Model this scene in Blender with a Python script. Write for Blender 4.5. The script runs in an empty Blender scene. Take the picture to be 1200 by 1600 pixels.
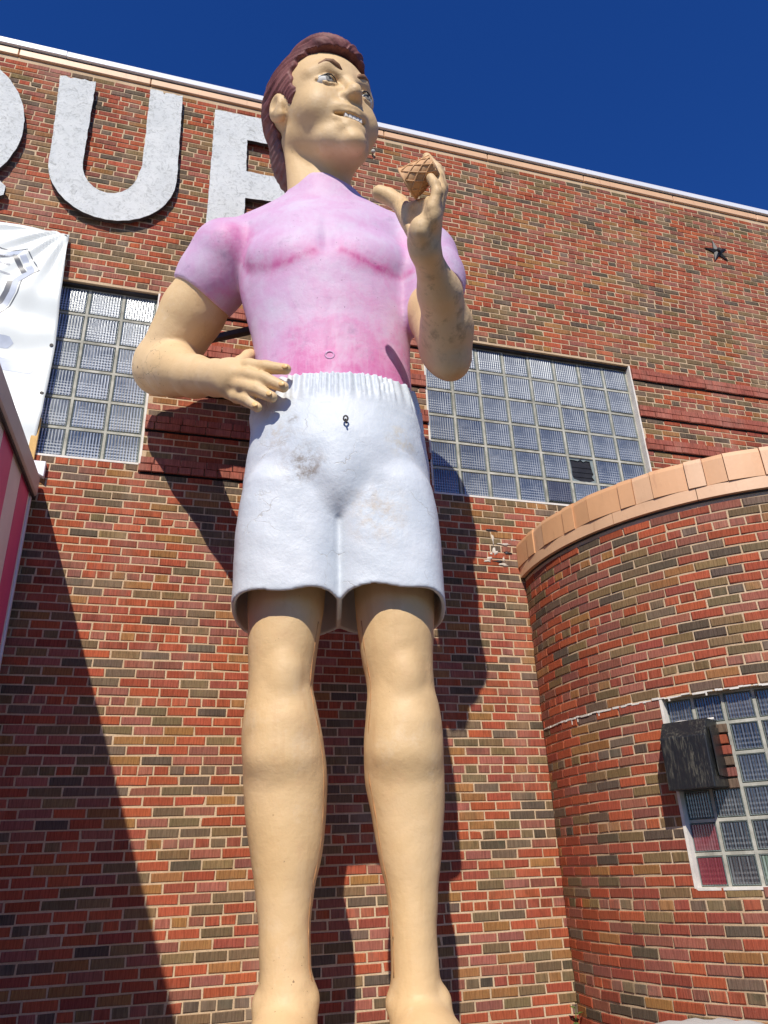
import bpy, bmesh, math, random
import numpy as np
from mathutils import Vector, Matrix

R = math.radians
rng = random.Random(7)
SC = bpy.context.scene
COL = SC.collection

# ------------------------------------------------------------------ camera
cam_d = bpy.data.cameras.new('camera')
cam_o = bpy.data.objects.new('camera', cam_d)
COL.objects.link(cam_o)
cam_d.sensor_fit = 'VERTICAL'
cam_d.sensor_height = 36.0
cam_d.lens = 36.0 * 1176.6 / 1600.0
cam_d.clip_end = 3000
CAM = Vector((0, -5.75, 1.5))
def cam_axes(yaw, pitch, roll):
    fw = Vector((math.sin(yaw) * math.cos(pitch), math.cos(yaw) * math.cos(pitch), math.sin(pitch)))
    r0 = Vector((math.cos(yaw), -math.sin(yaw), 0)); u0 = r0.cross(fw)
    r = r0 * math.cos(roll) + u0 * math.sin(roll)
    u = -r0 * math.sin(roll) + u0 * math.cos(roll)
    return r, u, fw
_r, _u, _f = cam_axes(R(16.69), R(25.32), R(-2.274))
cam_o.matrix_world = Matrix(((_r.x, _u.x, -_f.x, CAM.x), (_r.y, _u.y, -_f.y, CAM.y), (_r.z, _u.z, -_f.z, CAM.z), (0, 0, 0, 1)))
SC.camera = cam_o

# ------------------------------------------------------------------ light
SUN = Vector((0.373, 1.0, -0.96)).normalized()
elev = math.asin(-SUN.z)
w = bpy.data.worlds.new('World'); SC.world = w; w.use_nodes = True
wn = w.node_tree.nodes; wl = w.node_tree.links
bg = wn['Background']; bg.inputs['Strength'].default_value = 0.085
sky = wn.new('ShaderNodeTexSky'); sky.sky_type = 'NISHITA'; sky.sun_disc = False
sky.sun_elevation = elev
sky.sun_rotation = math.atan2(-SUN.x, -SUN.y)
sky.altitude = 1600; sky.air_density = 1.3; sky.dust_density = 0.0; sky.ozone_density = 10.0
hs = wn.new('ShaderNodeHueSaturation'); hs.inputs['Saturation'].default_value = 1.17; hs.inputs['Hue'].default_value = .517; hs.inputs['Value'].default_value = 1.35
wl.new(sky.outputs[0], hs.inputs['Color']); wl.new(hs.outputs[0], bg.inputs[0])
sun_d = bpy.data.lights.new('sun', 'SUN'); sun_o = bpy.data.objects.new('sun', sun_d)
COL.objects.link(sun_o)
sun_d.energy = 4.7; sun_d.angle = R(0.53); sun_d.color = (1.0, 0.935, 0.83)
sun_o.rotation_euler = SUN.to_track_quat('-Z', 'Y').to_euler()
sun_o.location = (-6, -20, 20)
SC.view_settings.view_transform = 'Standard'; SC.view_settings.look = 'None'
SC.view_settings.exposure = 0.0; SC.view_settings.gamma = 1.0
SC.view_settings.use_curve_mapping = False

# ------------------------------------------------------------------ helpers
def srgb(r, g, b):
    f = lambda c: (c / 255 / 12.92) if c / 255 <= .04045 else ((c / 255 + .055) / 1.055) ** 2.4
    return (f(r), f(g), f(b), 1.0)

def tag(o, label=None, cat=None, group=None, kind=None):
    if label: o['label'] = label
    if cat: o['category'] = cat
    if group: o['group'] = group
    if kind: o['kind'] = kind
    return o

def empty(name, loc=(0, 0, 0), rz=0.0):
    o = bpy.data.objects.new(name, None); COL.objects.link(o)
    o.location = loc; o.rotation_euler = (0, 0, rz); o.empty_display_size = .2
    return o

def link(name, me, m, parent=None, smooth=False):
    o = bpy.data.objects.new(name, me); COL.objects.link(o)
    if m is not None and not me.materials: me.materials.append(m)
    if parent is not None: o.parent = parent
    if smooth: me.shade_smooth()
    return o

def from_bm(name, bm, m, parent=None, smooth=False):
    bmesh.ops.recalc_face_normals(bm, faces=bm.faces)
    me = bpy.data.meshes.new(name); bm.to_mesh(me); bm.free()
    return link(name, me, m, parent, smooth)

def bm_box(bm, lo, hi, bevel=0.0, seg=1, M=None):
    r = bmesh.ops.create_cube(bm, size=1.0)
    vs = r['verts']
    lo = Vector(lo); hi = Vector(hi); c = (lo + hi) / 2; s = hi - lo
    for v in vs: v.co = Vector((v.co.x * s.x, v.co.y * s.y, v.co.z * s.z)) + c
    if bevel > 0:
        es = list({e for v in vs for e in v.link_edges})
        g = bmesh.ops.bevel(bm, geom=es, offset=bevel, segments=seg, affect='EDGES', profile=.5)
        vs = list({v for f in g['faces'] for v in f.verts} | {v for v in vs if v.is_valid})
    if M is not None:
        for v in vs:
            if v.is_valid: v.co = M @ v.co
    return vs

def box(name, lo, hi, m, parent=None, bevel=0.0, seg=1, M=None, smooth=False):
    bm = bmesh.new(); bm_box(bm, lo, hi, bevel, seg, M)
    return from_bm(name, bm, m, parent, smooth)

def tube_bm(bm, pts, rad, n=8, cap=True):
    pts = [Vector(p) for p in pts]
    rads = rad if isinstance(rad, (list, tuple)) else [rad] * len(pts)
    rings = []
    up = Vector((0, 0, 1))
    for i, p in enumerate(pts):
        t = (pts[min(i + 1, len(pts) - 1)] - pts[max(i - 1, 0)]).normalized()
        a = t.cross(up)
        if a.length < 1e-3: a = t.cross(Vector((1, 0, 0)))
        a.normalize(); b = t.cross(a)
        rings.append([bm.verts.new(p + (a * math.cos(6.28318 * k / n) + b * math.sin(6.28318 * k / n)) * rads[i]) for k in range(n)])
    for i in range(len(rings) - 1):
        for k in range(n):
            bm.faces.new((rings[i][k], rings[i][(k + 1) % n], rings[i + 1][(k + 1) % n], rings[i + 1][k]))
    if cap:
        bm.faces.new(rings[0][::-1]); bm.faces.new(rings[-1])

# ---- materials
class NT:
    def __init__(s, name):
        s.m = bpy.data.materials.new(name); s.m.use_nodes = True
        s.n = s.m.node_tree.nodes; s.l = s.m.node_tree.links
        s.b = s.n['Principled BSDF']
        s.out = s.n['Material Output']
    def add(s, t, **kw):
        n = s.n.new(t)
        for k, v in kw.items(): setattr(n, k, v)
        return n
    def link(s, a, b): s.l.new(a, b)
    def coord(s, scale=(1, 1, 1), loc=(0, 0, 0), which='Object'):
        tc = s.add('ShaderNodeTexCoord'); mp = s.add('ShaderNodeMapping')
        mp.inputs['Scale'].default_value = scale; mp.inputs['Location'].default_value = loc
        s.link(tc.outputs[which], mp.inputs[0]); return mp.outputs[0]
    def noise(s, vec, scale=5, detail=4, rough=.55, dist=0):
        n = s.add('ShaderNodeTexNoise'); n.inputs['Scale'].default_value = scale
        n.inputs['Detail'].default_value = detail; n.inputs['Roughness'].default_value = rough
        n.inputs['Distortion'].default_value = dist
        if vec is not None: s.link(vec, n.inputs['Vector'])
        return n.outputs[0]
    def ramp(s, fac, stops, interp='LINEAR'):
        r = s.add('ShaderNodeValToRGB'); e = r.color_ramp.elements; r.color_ramp.interpolation = interp
        while len(e) < len(stops): e.new(.5)
        for i, (p, c) in enumerate(stops):
            e[i].position = p; e[i].color = c if hasattr(c, '__len__') else (c, c, c, 1)
        s.link(fac, r.inputs[0]); return r.outputs[0]
    def mix(s, fac, a, b, mode='MIX'):
        n = s.add('ShaderNodeMix', data_type='RGBA', blend_type=mode)
        for sock, v in ((n.inputs[0], fac), (n.inputs[6], a), (n.inputs[7], b)):
            if isinstance(v, bpy.types.NodeSocket): s.link(v, sock)
            else: sock.default_value = v
        return n.outputs[2]
    def math(s, op, a, b=0.0, c=None, clamp=False):
        n = s.add('ShaderNodeMath', operation=op, use_clamp=clamp)
        for i, v in enumerate((a, b, c)):
            if v is None: continue
            if isinstance(v, bpy.types.NodeSocket): s.link(v, n.inputs[i])
            else: n.inputs[i].default_value = v
        return n.outputs[0]
    def attr(s, name):
        n = s.add('ShaderNodeAttribute'); n.attribute_name = name; return n
    def bump(s, h, strength=.3, dist=.01, prev=None):
        n = s.add('ShaderNodeBump'); n.inputs['Strength'].default_value = strength
        n.inputs['Distance'].default_value = dist; s.link(h, n.inputs['Height'])
        if prev is not None: s.link(prev, n.inputs['Normal'])
        s.link(n.outputs[0], s.b.inputs['Normal']); return n.outputs[0]
    def set(s, col=None, rough=None, spec=None, metal=None):
        for k, v in (('Base Color', col), ('Roughness', rough), ('Specular IOR Level', spec), ('Metallic', metal)):
            if v is None: continue
            if isinstance(v, bpy.types.NodeSocket): s.link(v, s.b.inputs[k])
            else: s.b.inputs[k].default_value = v
        return s.m
    def spot(s, vec, c, r, soft=.5):
        # 1 inside a ball round c, falling to 0 at r (stains with a shape of their own)
        d = s.add('ShaderNodeVectorMath', operation='DISTANCE'); s.link(vec, d.inputs[0]); d.inputs[1].default_value = c
        mr = s.add('ShaderNodeMapRange'); mr.inputs[1].default_value = r * (1 - soft); mr.inputs[2].default_value = r
        mr.inputs[3].default_value = 1; mr.inputs[4].default_value = 0
        s.link(d.outputs['Value'], mr.inputs[0]); return mr.outputs[0]

def plain(name, col, rough=.6, spec=.4, metal=0, var=.12, scale=6, bump=.15):
    t = NT(name); v = t.coord()
    n = t.noise(v, scale, 5)
    dark = tuple(c * (1 - var) for c in col[:3]) + (1,); lite = tuple(min(1, c * (1 + var)) for c in col[:3]) + (1,)
    c = t.ramp(n, [(.3, dark), (.7, lite)])
    t.set(c, rough, spec, metal)
    if bump: t.bump(t.noise(v, scale * 8, 4), bump, .004)
    return t.m

M = {}
def mat_brick():
    t = NT('brick'); a = t.attr('tint'); v = t.coord()
    st = t.noise(t.coord((105, 105, 7)), 1.0, 3, .65)           # vertical wire-cut scratches
    gr = t.noise(v, 90, 3, .6)
    pat = t.noise(v, 14, 4, .6)
    c = t.mix(t.ramp(st, [(.38, 0.0), (.60, 1.0)]), t.mix(1.0, a.outputs[0], (.64, .62, .62, 1), 'MULTIPLY'), a.outputs[0])
    c = t.mix(t.ramp(pat, [(.45, 0.0), (.75, .35)]), c, t.mix(1.0, c, (1.22, 1.24, 1.18, 1), 'MULTIPLY'))
    fire = t.noise(t.coord((1.0, 1.0, 1.0)), 7.5, 3, .5, .6)                       # kiln flashing inside a brick
    c = t.mix(t.ramp(fire, [(.52, 0.0), (.66, .55)]), c, t.mix(1.0, c, (.62, .78, .78, 1), 'MULTIPLY'))
    c = t.mix(t.ramp(fire, [(.30, .45), (.42, 0.0)]), c, t.mix(1.0, c, (1.12, 1.22, 1.05, 1), 'MULTIPLY'))
    dust = t.noise(v, 1.3, 5, .6)
    c = t.mix(t.ramp(dust, [(.52, 0.0), (.75, .22)]), c, srgb(170, 140, 120))
    wash = t.noise(t.coord((2.2, 2.2, .35), which='Object'), 1.0, 5, .65)
    c = t.mix(t.ramp(wash, [(.50, 0.0), (.72, .24)]), c, srgb(188, 164, 146))
    soot = t.noise(t.coord((.8, .8, .5)), 1.0, 6, .7)
    c = t.mix(t.ramp(soot, [(.50, 0.0), (.70, .35)]), c, t.mix(1.0, c, (.55, .52, .50, 1), 'MULTIPLY'))
    fleck = t.noise(v, 160, 2, .5)
    c = t.mix(t.ramp(fleck, [(.74, 0.0), (.78, .55)]), c, srgb(200, 185, 165))
    t.set(c, .9, .1)
    h = t.math('ADD', st, t.math('MULTIPLY', gr, .5))
    t.bump(h, .55, .004)
    return t.m
M['brick'] = mat_brick()
def mat_mortar():
    t = NT('mortar'); v = t.coord()
    n = t.noise(v, 3, 6, .6); g = t.noise(v, 120, 3, .6)
    c = t.ramp(n, [(.3, srgb(190, 162, 128)), (.55, srgb(208, 182, 148)), (.8, srgb(218, 196, 166))])
    c = t.mix(t.ramp(g, [(.35, .3), (.6, 0.0)]), c, srgb(140, 118, 98))
    t.set(c, .95, .15); t.bump(g, .6, .004); return t.m
M['mortar'] = mat_mortar()
M['white_metal'] = plain('white_metal', srgb(225, 226, 228), .35, .5, 0, .05, 2, .05)
def mat_terra(name, base):
    t = NT(name); v = t.coord(); n = t.noise(v, 2.5, 6, .6)
    c = t.ramp(n, [(.25, tuple(x * .86 for x in base[:3]) + (1,)), (.6, base), (.85, tuple(min(1, x * 1.12) for x in base[:3]) + (1,))])
    s = t.noise(t.coord((6, 6, 1.2)), 3, 5, .65)
    c = t.mix(t.ramp(s, [(.58, 0.0), (.74, .5)]), c, srgb(178, 128, 98))
    d = t.noise(v, 60, 3, .6)
    c = t.mix(t.ramp(d, [(.68, 0.0), (.75, .5)]), c, srgb(150, 120, 98))
    t.set(c, .42, .45); t.bump(t.noise(v, 40, 4), .12, .004); return t.m
M['terra'] = mat_terra('terracotta', srgb(222, 170, 124))
M['terra_pale'] = mat_terra('terracotta_pale', srgb(228, 184, 144))
M['asphalt'] = plain('asphalt', (.075, .072, .068, 1), .9, .2, 0, .25, 1.5, .4)
M['concrete'] = plain('concrete', srgb(196, 190, 178), .85, .25, 0, .12, 3, .3)
M['black_iron'] = plain('black_iron', (.022, .021, .022, 1), .5, .4, 0, .3, 9, .2)
M['dark_steel'] = plain('dark_steel', (.045, .04, .038, 1), .6, .4, .2, .4, 9, .2)
def mat_glass(name, lo, hi, cast, amt=.5):
    t = NT(name); v = t.coord()
    oi = t.add('ShaderNodeObjectInfo')
    sh = t.add('ShaderNodeVectorMath', operation='ADD'); t.link(v, sh.inputs[0])
    cmb = t.add('ShaderNodeCombineXYZ'); t.link(t.math('MULTIPLY', oi.outputs['Random'], 37.0), cmb.inputs[0]); t.link(t.math('MULTIPLY', oi.outputs['Random'], 91.0), cmb.inputs[2]); t.link(cmb.outputs[0], sh.inputs[1])
    big = t.noise(sh.outputs[0], 7, 4, .6)
    c = t.mix(oi.outputs['Random'], lo, hi)
    # sky mirrored by the inner level flutes, painted into the colour as a pale grid
    cross = t.add('ShaderNodeTexWave', wave_type='BANDS', bands_direction='Z'); t.link(v, cross.inputs['Vector'])
    cross.inputs['Scale'].default_value = 11.0; cross.inputs['Distortion'].default_value = 1.2; cross.inputs['Detail Scale'].default_value = 4
    upr = t.add('ShaderNodeTexWave', wave_type='BANDS', bands_direction='X'); t.link(v, upr.inputs['Vector'])
    upr.inputs['Scale'].default_value = 12.6; upr.inputs['Distortion'].default_value = .8
    sx_ = t.add('ShaderNodeSeparateXYZ'); t.link(v, sx_.inputs[0])
    zone = t.math('ADD', sx_.outputs[2], t.math('MULTIPLY', t.math('SUBTRACT', big, .5), .35))
    lowm = t.ramp(t.math('MULTIPLY_ADD', zone, -4.0, .5), [(.3, 0.0), (.6, 1.0)])
    c = t.mix(t.math('MULTIPLY', t.ramp(cross.outputs[1], [(.4, 0.0), (.8, amt)]), lowm), c, cast)
    c = t.mix(t.math('MULTIPLY', t.ramp(upr.outputs[1], [(.45, 0.0), (.9, amt)]), t.ramp(big, [(.35, .25), (.6, 1.0)])), c, cast)
    cl = t.noise(sh.outputs[0], 4, 5, .65, .5)
    c = t.mix(t.ramp(cl, [(.52, 0.0), (.72, .55)]), c, t.mix(.5, cast, (.30, .31, .31, 1)))
    t.set(c, .16, .9, .2)
    t.b.inputs['Coat Weight'].default_value = .7; t.b.inputs['Coat Roughness'].default_value = .10
    return t.m
M['glass_l'] = mat_glass('ribbed_glass', (.05, .07, .10, 1), (.15, .175, .19, 1), (.58, .61, .60, 1), .85)
M['glass_r'] = mat_glass('ribbed_glass_blue', (.035, .052, .085, 1), (.13, .15, .17, 1), (.40, .43, .43, 1), .75)
M['glass_a'] = mat_glass('ribbed_glass_dark', (.02, .022, .030, 1), (.06, .06, .068, 1), (.20, .20, .20, 1), .65)
M['glass_rim'] = plain('glass_rim', srgb(128, 138, 134), .25, .7, 0, .15, 12, .1)
def mat_joint():
    t = NT('window_mortar'); v = t.coord(); n = t.noise(v, 8, 6, .65)
    c = t.ramp(n, [(.3, srgb(140, 138, 126)), (.5, srgb(172, 170, 156)), (.75, srgb(206, 203, 190))])
    t.set(c, .85, .25); t.bump(t.noise(v, 50, 4), .4, .005); return t.m
M['joint'] = mat_joint()
M['caulk'] = plain('caulk', srgb(222, 216, 205), .7, .3, 0, .12, 10, .3)
# ------------------------------------------------------------------ ground
gm = bmesh.new()
bmesh.ops.create_grid(gm, x_segments=8, y_segments=8, size=600)
g = from_bm('ground', gm, M['asphalt']); tag(g, kind='structure')

# ------------------------------------------------------------------ brick work
C = 0.0677; PITCH = 0.212; J = 0.0118
Z0 = 1.702                                     # centre of a header course
BRK = [(srgb(178, 93, 64), 20), (srgb(170, 87, 63), 19), (srgb(158, 84, 67), 11), (srgb(164, 102, 85), 13), (srgb(150, 95, 80), 9),
       (srgb(138, 112, 80), 11), (srgb(124, 104, 78), 10), (srgb(162, 115, 72), 9), (srgb(120, 100, 84), 8), (srgb(102, 88, 74), 6)]
_cum = []
for c, wt in BRK: _cum += [c] * wt
def tint():
    c = rng.choice(_cum); k = rng.uniform(.86, 1.14)
    return (c[0] * k, c[1] * k * rng.uniform(.95, 1.05), c[2] * k * rng.uniform(.93, 1.07), 1.0)
SMOOTH = [srgb(172, 100, 84), srgb(166, 96, 82), srgb(176, 106, 90)]

def brick_verts(w, h, d, ch=.0035):
    # front face towards -y, with a chamfer; origin in the middle of the front face
    a, b = w / 2, h / 2
    e = lambda: rng.uniform(-.0022, .0022)
    fr = [(-a + ch + e(), 0, -b + ch + e()), (a - ch + e(), 0, -b + ch + e()), (a - ch + e(), 0, b - ch + e()), (-a + ch + e(), 0, b - ch + e())]
    md = [(-a + e(), ch, -b + e()), (a + e(), ch, -b + e()), (a + e(), ch, b + e()), (-a + e(), ch, b + e())]
    if rng.random() < .05:
        k = rng.randrange(4); x_, y_, z_ = fr[k]; q = rng.uniform(.006, .014)
        fr[k] = (x_ - math.copysign(q, x_), 0, z_ - math.copysign(q * .5, z_)); x_, y_, z_ = md[k]; md[k] = (x_ - math.copysign(q * .3, x_), .008, z_ - math.copysign(q * .2, z_))
    bk = [(x, d, z) for x, _, z in md]
    V = fr + md + bk
    Fc = [(0, 1, 2, 3)]
    for s in (0, 4):
        for k in range(4):
            k2 = (k + 1) % 4
            Fc.append((s + k2, s + k, s + 4 + k, s + 4 + k2))
    return V, Fc

class Bricks:
    def __init__(s): s.items = []
    def put(s, pos, ang, w, h, col, proud=0.0, depth=.05):
        s.items.append((pos, ang, w, h, col, proud, depth))
    def build(s, parent, nmax=300):
        # the largest in view become parts of their own
        def size(it):
            P = Vector(it[0]) - CAM
            d = P.dot(_f)
            if d < .5: return -1
            u = 1176.6 * P.dot(_r) / d; v = 1176.6 * P.dot(_u) / d
            if abs(u) > 600 or abs(v) > 800: return -1
            if hidden(Vector(it[0]), 600 + u, 800 - v): return -1
            return it[2] * it[3] / (d * d)
        order = sorted(range(len(s.items)), key=lambda i: -size(s.items[i]))
        single = set(i for i in order[:nmax] if size(s.items[i]) > 0)
        V, Fc, cols = [], [], []
        for i, it in enumerate(s.items):
            pos, ang, w, h, col, proud, dep = it
            v, f = brick_verts(w, h, dep)
            ca, sa = math.cos(ang), math.sin(ang)
            tilt = rng.uniform(-.012, .012)
            if i in single:
                me = bpy.data.meshes.new('brick')
                me.from_pydata([(x, y - proud + x * tilt, z) for x, y, z in v], [], f); me.update()
                at = me.attributes.new('tint', 'FLOAT_COLOR', 'POINT')
                at.data.foreach_set('color', np.tile(np.array(col, dtype=np.float32), len(v)))
                o = link('brick', me, M['brick'], parent)
                o.location = pos; o.rotation_euler = (0, 0, ang)
            else:
                n = len(V)
                for x, y, z in v:
                    y2 = y - proud + x * tilt
                    V.append((pos[0] + x * ca - y2 * sa, pos[1] + x * sa + y2 * ca, pos[2] + z))
                Fc += [tuple(n + q for q in ff) for ff in f]
                cols += list(col) * len(v)
        me = bpy.data.meshes.new('brickwork'); me.from_pydata(V, [], Fc); me.update()
        at = me.attributes.new('tint', 'FLOAT_COLOR', 'POINT'); at.data.foreach_set('color', np.array(cols, dtype=np.float32))
        o = link('brickwork', me, M['brick'], parent); o['kind'] = 'stuff'
        return o

def hidden(P, u, v):
    # roughly what the statue covers in the view
    if 380 < u < 690 and 300 < v < 960: return True
    if v > 940 and (392 < u < 495 or 590 < u < 685): return True
    if P.x > 2.98 and P.y > -.01 and v > 1000: return True
    if v < 400 and 420 < u < 590: return True
    return False

def subtract(seg, cuts):
    out = [seg]
    for a, b in cuts:
        nx = []
        for s0, s1 in out:
            if b <= s0 or a >= s1: nx.append((s0, s1)); continue
            if s0 < a: nx.append((s0, a))
            if s1 > b: nx.append((b, s1))
        out = nx
    return out

# ---- main building
bld = empty('brick_building', (0, 0, 0))
tag(bld, 'tall flat red brick building with glass block windows behind the giant statue', 'building')
XL, XR, ZT = -4.6, 9.6, 9.165
WIN_L = (-2.75, -0.355, 4.582, 6.385)
WIN_R = (2.20, 4.60, 4.582, 6.385)
# backing wall: four rectangles round each opening, kept as one sheet with thickness
def wall_sheet():
    bm = bmesh.new(); y0, y1 = .0045, .32
    xs = [XL, WIN_L[0], WIN_L[1], WIN_R[0], WIN_R[1], XR]; zs = [-.2, 4.582, 6.385, ZT]
    for i in range(5):
        for k in range(3):
            if k == 1 and i in (1, 3): continue
            bm_box(bm, (xs[i], y0, zs[k]), (xs[i + 1], y1, zs[k + 1]))
    bmesh.ops.remove_doubles(bm, verts=bm.verts, dist=1e-5)
    seen = {}
    for f in list(bm.faces):
        key = tuple(sorted(v.index for v in f.verts))
        seen.setdefault(tuple(round(x, 4) for x in f.calc_center_median()), []).append(f)
    bmesh.ops.delete(bm, geom=[f for fs in seen.values() if len(fs) > 1 for f in fs], context='FACES')
    return from_bm('wall', bm, M['mortar'], bld)
wall_sheet()

B = Bricks()
BAND_TOP = set(); BANDS = []
nb0 = 42                                       # course index just above the sill header course
for k in (0, 6, 12, 18, 25):                   # bottom course of each projecting pair, counted from the sill
    BANDS.append(nb0 + k)
nmin = int((0.0 - Z0) / C); nmax = int((ZT - Z0) / C)
band_rows = {}
for b in BANDS: band_rows[b] = 1; band_rows[b + 1] = 2
for n in range(nmin, nmax):
    zc = Z0 + n * C
    z0, z1 = zc - C / 2, zc + C / 2
    cuts = []
    for wx in (WIN_L, WIN_R):
        if z1 > wx[2] + .01 and z0 < wx[3] - .01: cuts.append((wx[0] - .004, wx[1] + .004))
    if z1 < 4.0: cuts.append((3.15, 9.2))
    header = (n % 7 == 0)
    is_band = n in band_rows
    step = PITCH / 2 if header else PITCH
    off = rng.uniform(-.012, .012) + (0 if header else (PITCH / 2 if n % 2 else 0)) + (n % 7) * .013
    x = XL - step + off % step
    while x < XR:
        sg = (max(x + J / 2, XL), min(x + step - J / 2, XR))
        x += step
        if sg[1] - sg[0] < .02: continue
        for s0, s1 in subtract(sg, cuts):
            if s1 - s0 < .025: continue
            col = tint(); proud = rng.uniform(-.0015, .003)
            in_b = is_band and (-.36 < (s0 + s1) / 2 < 2.2 or (s0 + s1) / 2 > 4.6)
            if in_b:
                c = rng.choice(SMOOTH); k = rng.uniform(.93, 1.07); col = (c[0] * k, c[1] * k, c[2] * k, 1)
                proud = .026 + rng.uniform(-.0015, .0015)
            e = rng.uniform(-.0012, .0012)
            h = C - J + rng.uniform(-.0015, .001) + (.008 if in_b else 0)
            B.put(((s0 + s1) / 2, 0, zc + e), 0.0, s1 - s0 + (.006 if in_b else 0), h, col, proud, .05 + proud)
B.build(bld)

# black strip painting in the shadow line under each projecting pair of courses
M['band_shadow'] = plain('shadow_strip', (.012, .010, .010, 1), .95, .1, 0, .2, 9, 0)
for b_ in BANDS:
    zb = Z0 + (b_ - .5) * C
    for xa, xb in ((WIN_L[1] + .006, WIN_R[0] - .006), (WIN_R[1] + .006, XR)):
        box('shadow_strip', (xa, -.0065, zb - .016), (xb, .004, zb + .001), M['band_shadow'], bld)

# parapet: pale terracotta coping course and white metal flashing above it
x = XL; i = 0
while x < XR:
    x1 = min(x + 1.30, XR)
    box('coping_tile', (x + .004, -.022, 9.172), (x1 - .004, .34, 9.262), M['terra_pale'], bld, .006)
    x = x1
box('flashing_fillet', (XL, -.02, 9.262), (XR, .34, 9.278), M['black_iron'], bld)
x = XL
while x < XR:
    x1 = min(x + 3.05, XR)
    z = rng.uniform(-.003, .003)
    box('roof_flashing', (x + .001, -.050, 9.279 + z), (x1 - .001, .36, 9.358 + z), M['white_metal'], bld, .004)
    x = x1

# ---- glass block windows
def block_mesh(s, flutes=11, depth=.012, rim=.012):
    # one glass block: rounded rim with a vertically fluted face, towards -y
    bm = bmesh.new()
    h = s / 2 - .0115; q = h - rim
    nx = flutes * 6; grid = []
    for zi, z in enumerate((-q, q)):
        r = []
        for i in range(nx + 1):
            xx = -q + 2 * q * i / nx
            r.append(bm.verts.new((xx, -.003 - depth * .45 * (.5 - .5 * math.cos(2 * math.pi * i / 6)), z)))
        grid.append(r)
    for i in range(nx):
        f = bm.faces.new((grid[0][i], grid[0][i + 1], grid[1][i + 1], grid[1][i])); f.material_index = 0
    # rim
    def ring(a, y): return [bm.verts.new(p) for p in ((-a, y, -a), (a, y, -a), (a, y, a), (-a, y, a))]
    r0 = ring(q, 0.0005); r1 = ring(q + rim * .55, -.008); r2 = ring(h, .004); r3 = ring(h, .08)
    for A, Bq in ((r0, r1), (r1, r2), (r2, r3)):
        for k in range(4):
            f = bm.faces.new((A[k], A[(k + 1) % 4], Bq[(k + 1) % 4], Bq[k])); f.material_index = 1
    bmesh.ops.recalc_face_normals(bm, faces=bm.faces)
    me = bpy.data.meshes.new('glass_block'); bm.to_mesh(me); bm.free()
    for p in me.polygons: p.use_smooth = (p.material_index == 0)
    return me
def window(name, rect, ncol, nrow, mat, skip=(), broken=(), first=0):
    x0, x1, z0, z1 = rect
    px = (x1 - x0 - .03) / ncol; pz = (z1 - z0 - .03) / nrow
    wn_ = box(name, (x0, .100, z0), (x1, .16, z1), M['joint'], bld)
    me = block_mesh(min(px, pz) + .001); me.materials.append(mat); me.materials.append(M['glass_rim'])
    for i in range(first, ncol):
        for k in range(nrow):
            if (i, k) in skip: continue
            o = bpy.data.objects.new('glass_block', me); COL.objects.link(o); o.parent = wn_
            o.location = (x0 + .015 + px * (i + .5) + rng.uniform(-.002, .002), .078 + rng.uniform(-.004, .003), z0 + .015 + pz * (k + .5) + rng.uniform(-.002, .002))
            o.rotation_euler = (rng.uniform(-.012, .012), 0, rng.uniform(-.012, .012))
    # mortar grid between the blocks
    for i in range(ncol + 1):
        xx = x0 + .015 + px * i
        box('upright_joint', (xx - .011, .0725, z0 + .001), (xx + .011, .0995, z1 - .001), M['joint'], wn_)
    for k in range(nrow + 1):
        zz = z0 + .015 + pz * k
        box('level_joint', (x0 + .001, .0735, zz - .011), (x1 - .001, .0985, zz + .011), M['joint'], wn_)
    for lo, hi in (((x0 - .003, .002, z0), (x0 + .014, .09, z1)), ((x1 - .014, .002, z0), (x1 + .003, .09, z1)), ((x0 + .0145, .0, z0 - .006), (x1 - .0145, .09, z0 + .012))):
        box('caulk_bead', lo, hi, M['caulk'], wn_)
    box('steel_lintel', (x0, .03, z1 - .022), (x1, .099, z1 - .002), M['dark_steel'], wn_)
    return wn_, px, pz
wl_, px, pz = window('glass_block_window', WIN_L, 8, 6, M['glass_l'], first=4)
wr_, px, pz = window('glass_block_window', WIN_R, 8, 6, M['glass_r'], skip={(5, 1), (4, 0)})
# the broken block and the little louvre in the right window
bx, bz = WIN_R[0] + .015 + px * 5.5, WIN_R[2] + .015 + pz * 1.5
bm = bmesh.new()
for k in range(4):
    bm_box(bm, (bx - .12, .094, bz - .13 + k * .055), (bx + .12, .0985, bz - .10 + k * .055))
hole = from_bm('broken_block', bm, M['black_iron'], wr_)
box('hole_back', (bx - .135, .0987, bz - .135), (bx + .135, .0997, bz + .135), M['black_iron'], hole)
bm = bmesh.new()
rr = random.Random(3); ring_o = [(bx + math.cos(a) * .139 * (1 / max(abs(math.cos(a)), abs(math.sin(a)))), bz + math.sin(a) * .139 * (1 / max(abs(math.cos(a)), abs(math.sin(a))))) for a in [k * math.pi / 12 + math.pi / 4 for k in range(24)]]
va = [bm.verts.new((x_, .084, z_)) for x_, z_ in ring_o]
vb = [bm.verts.new((bx + (x_ - bx) * rr.uniform(.72, .9), .09, bz + (z_ - bz) * rr.uniform(.72, .92))) for x_, z_ in ring_o]
for k in range(24): bm.faces.new((va[k], va[(k + 1) % 24], vb[(k + 1) % 24], vb[k]))
from_bm('glass_shard_rim', bm, M['glass_rim'], hole)
bx, bz = WIN_R[0] + .015 + px * 4.5, WIN_R[2] + .015 + pz * .5
me = block_mesh(min(px, pz)); me.materials.append(M['glass_a']); me.materials.append(M['glass_rim'])
o = bpy.data.objects.new('glass_block', me); COL.objects.link(o); o.parent = wr_; o.location = (bx, .078, bz + .02); o.scale = (1, 1, .84)
bm = bmesh.new()
for k in range(3): bm_box(bm, (bx - .13, .06, bz - .145 + k * .014), (bx + .13, .085, bz - .138 + k * .014))
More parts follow.
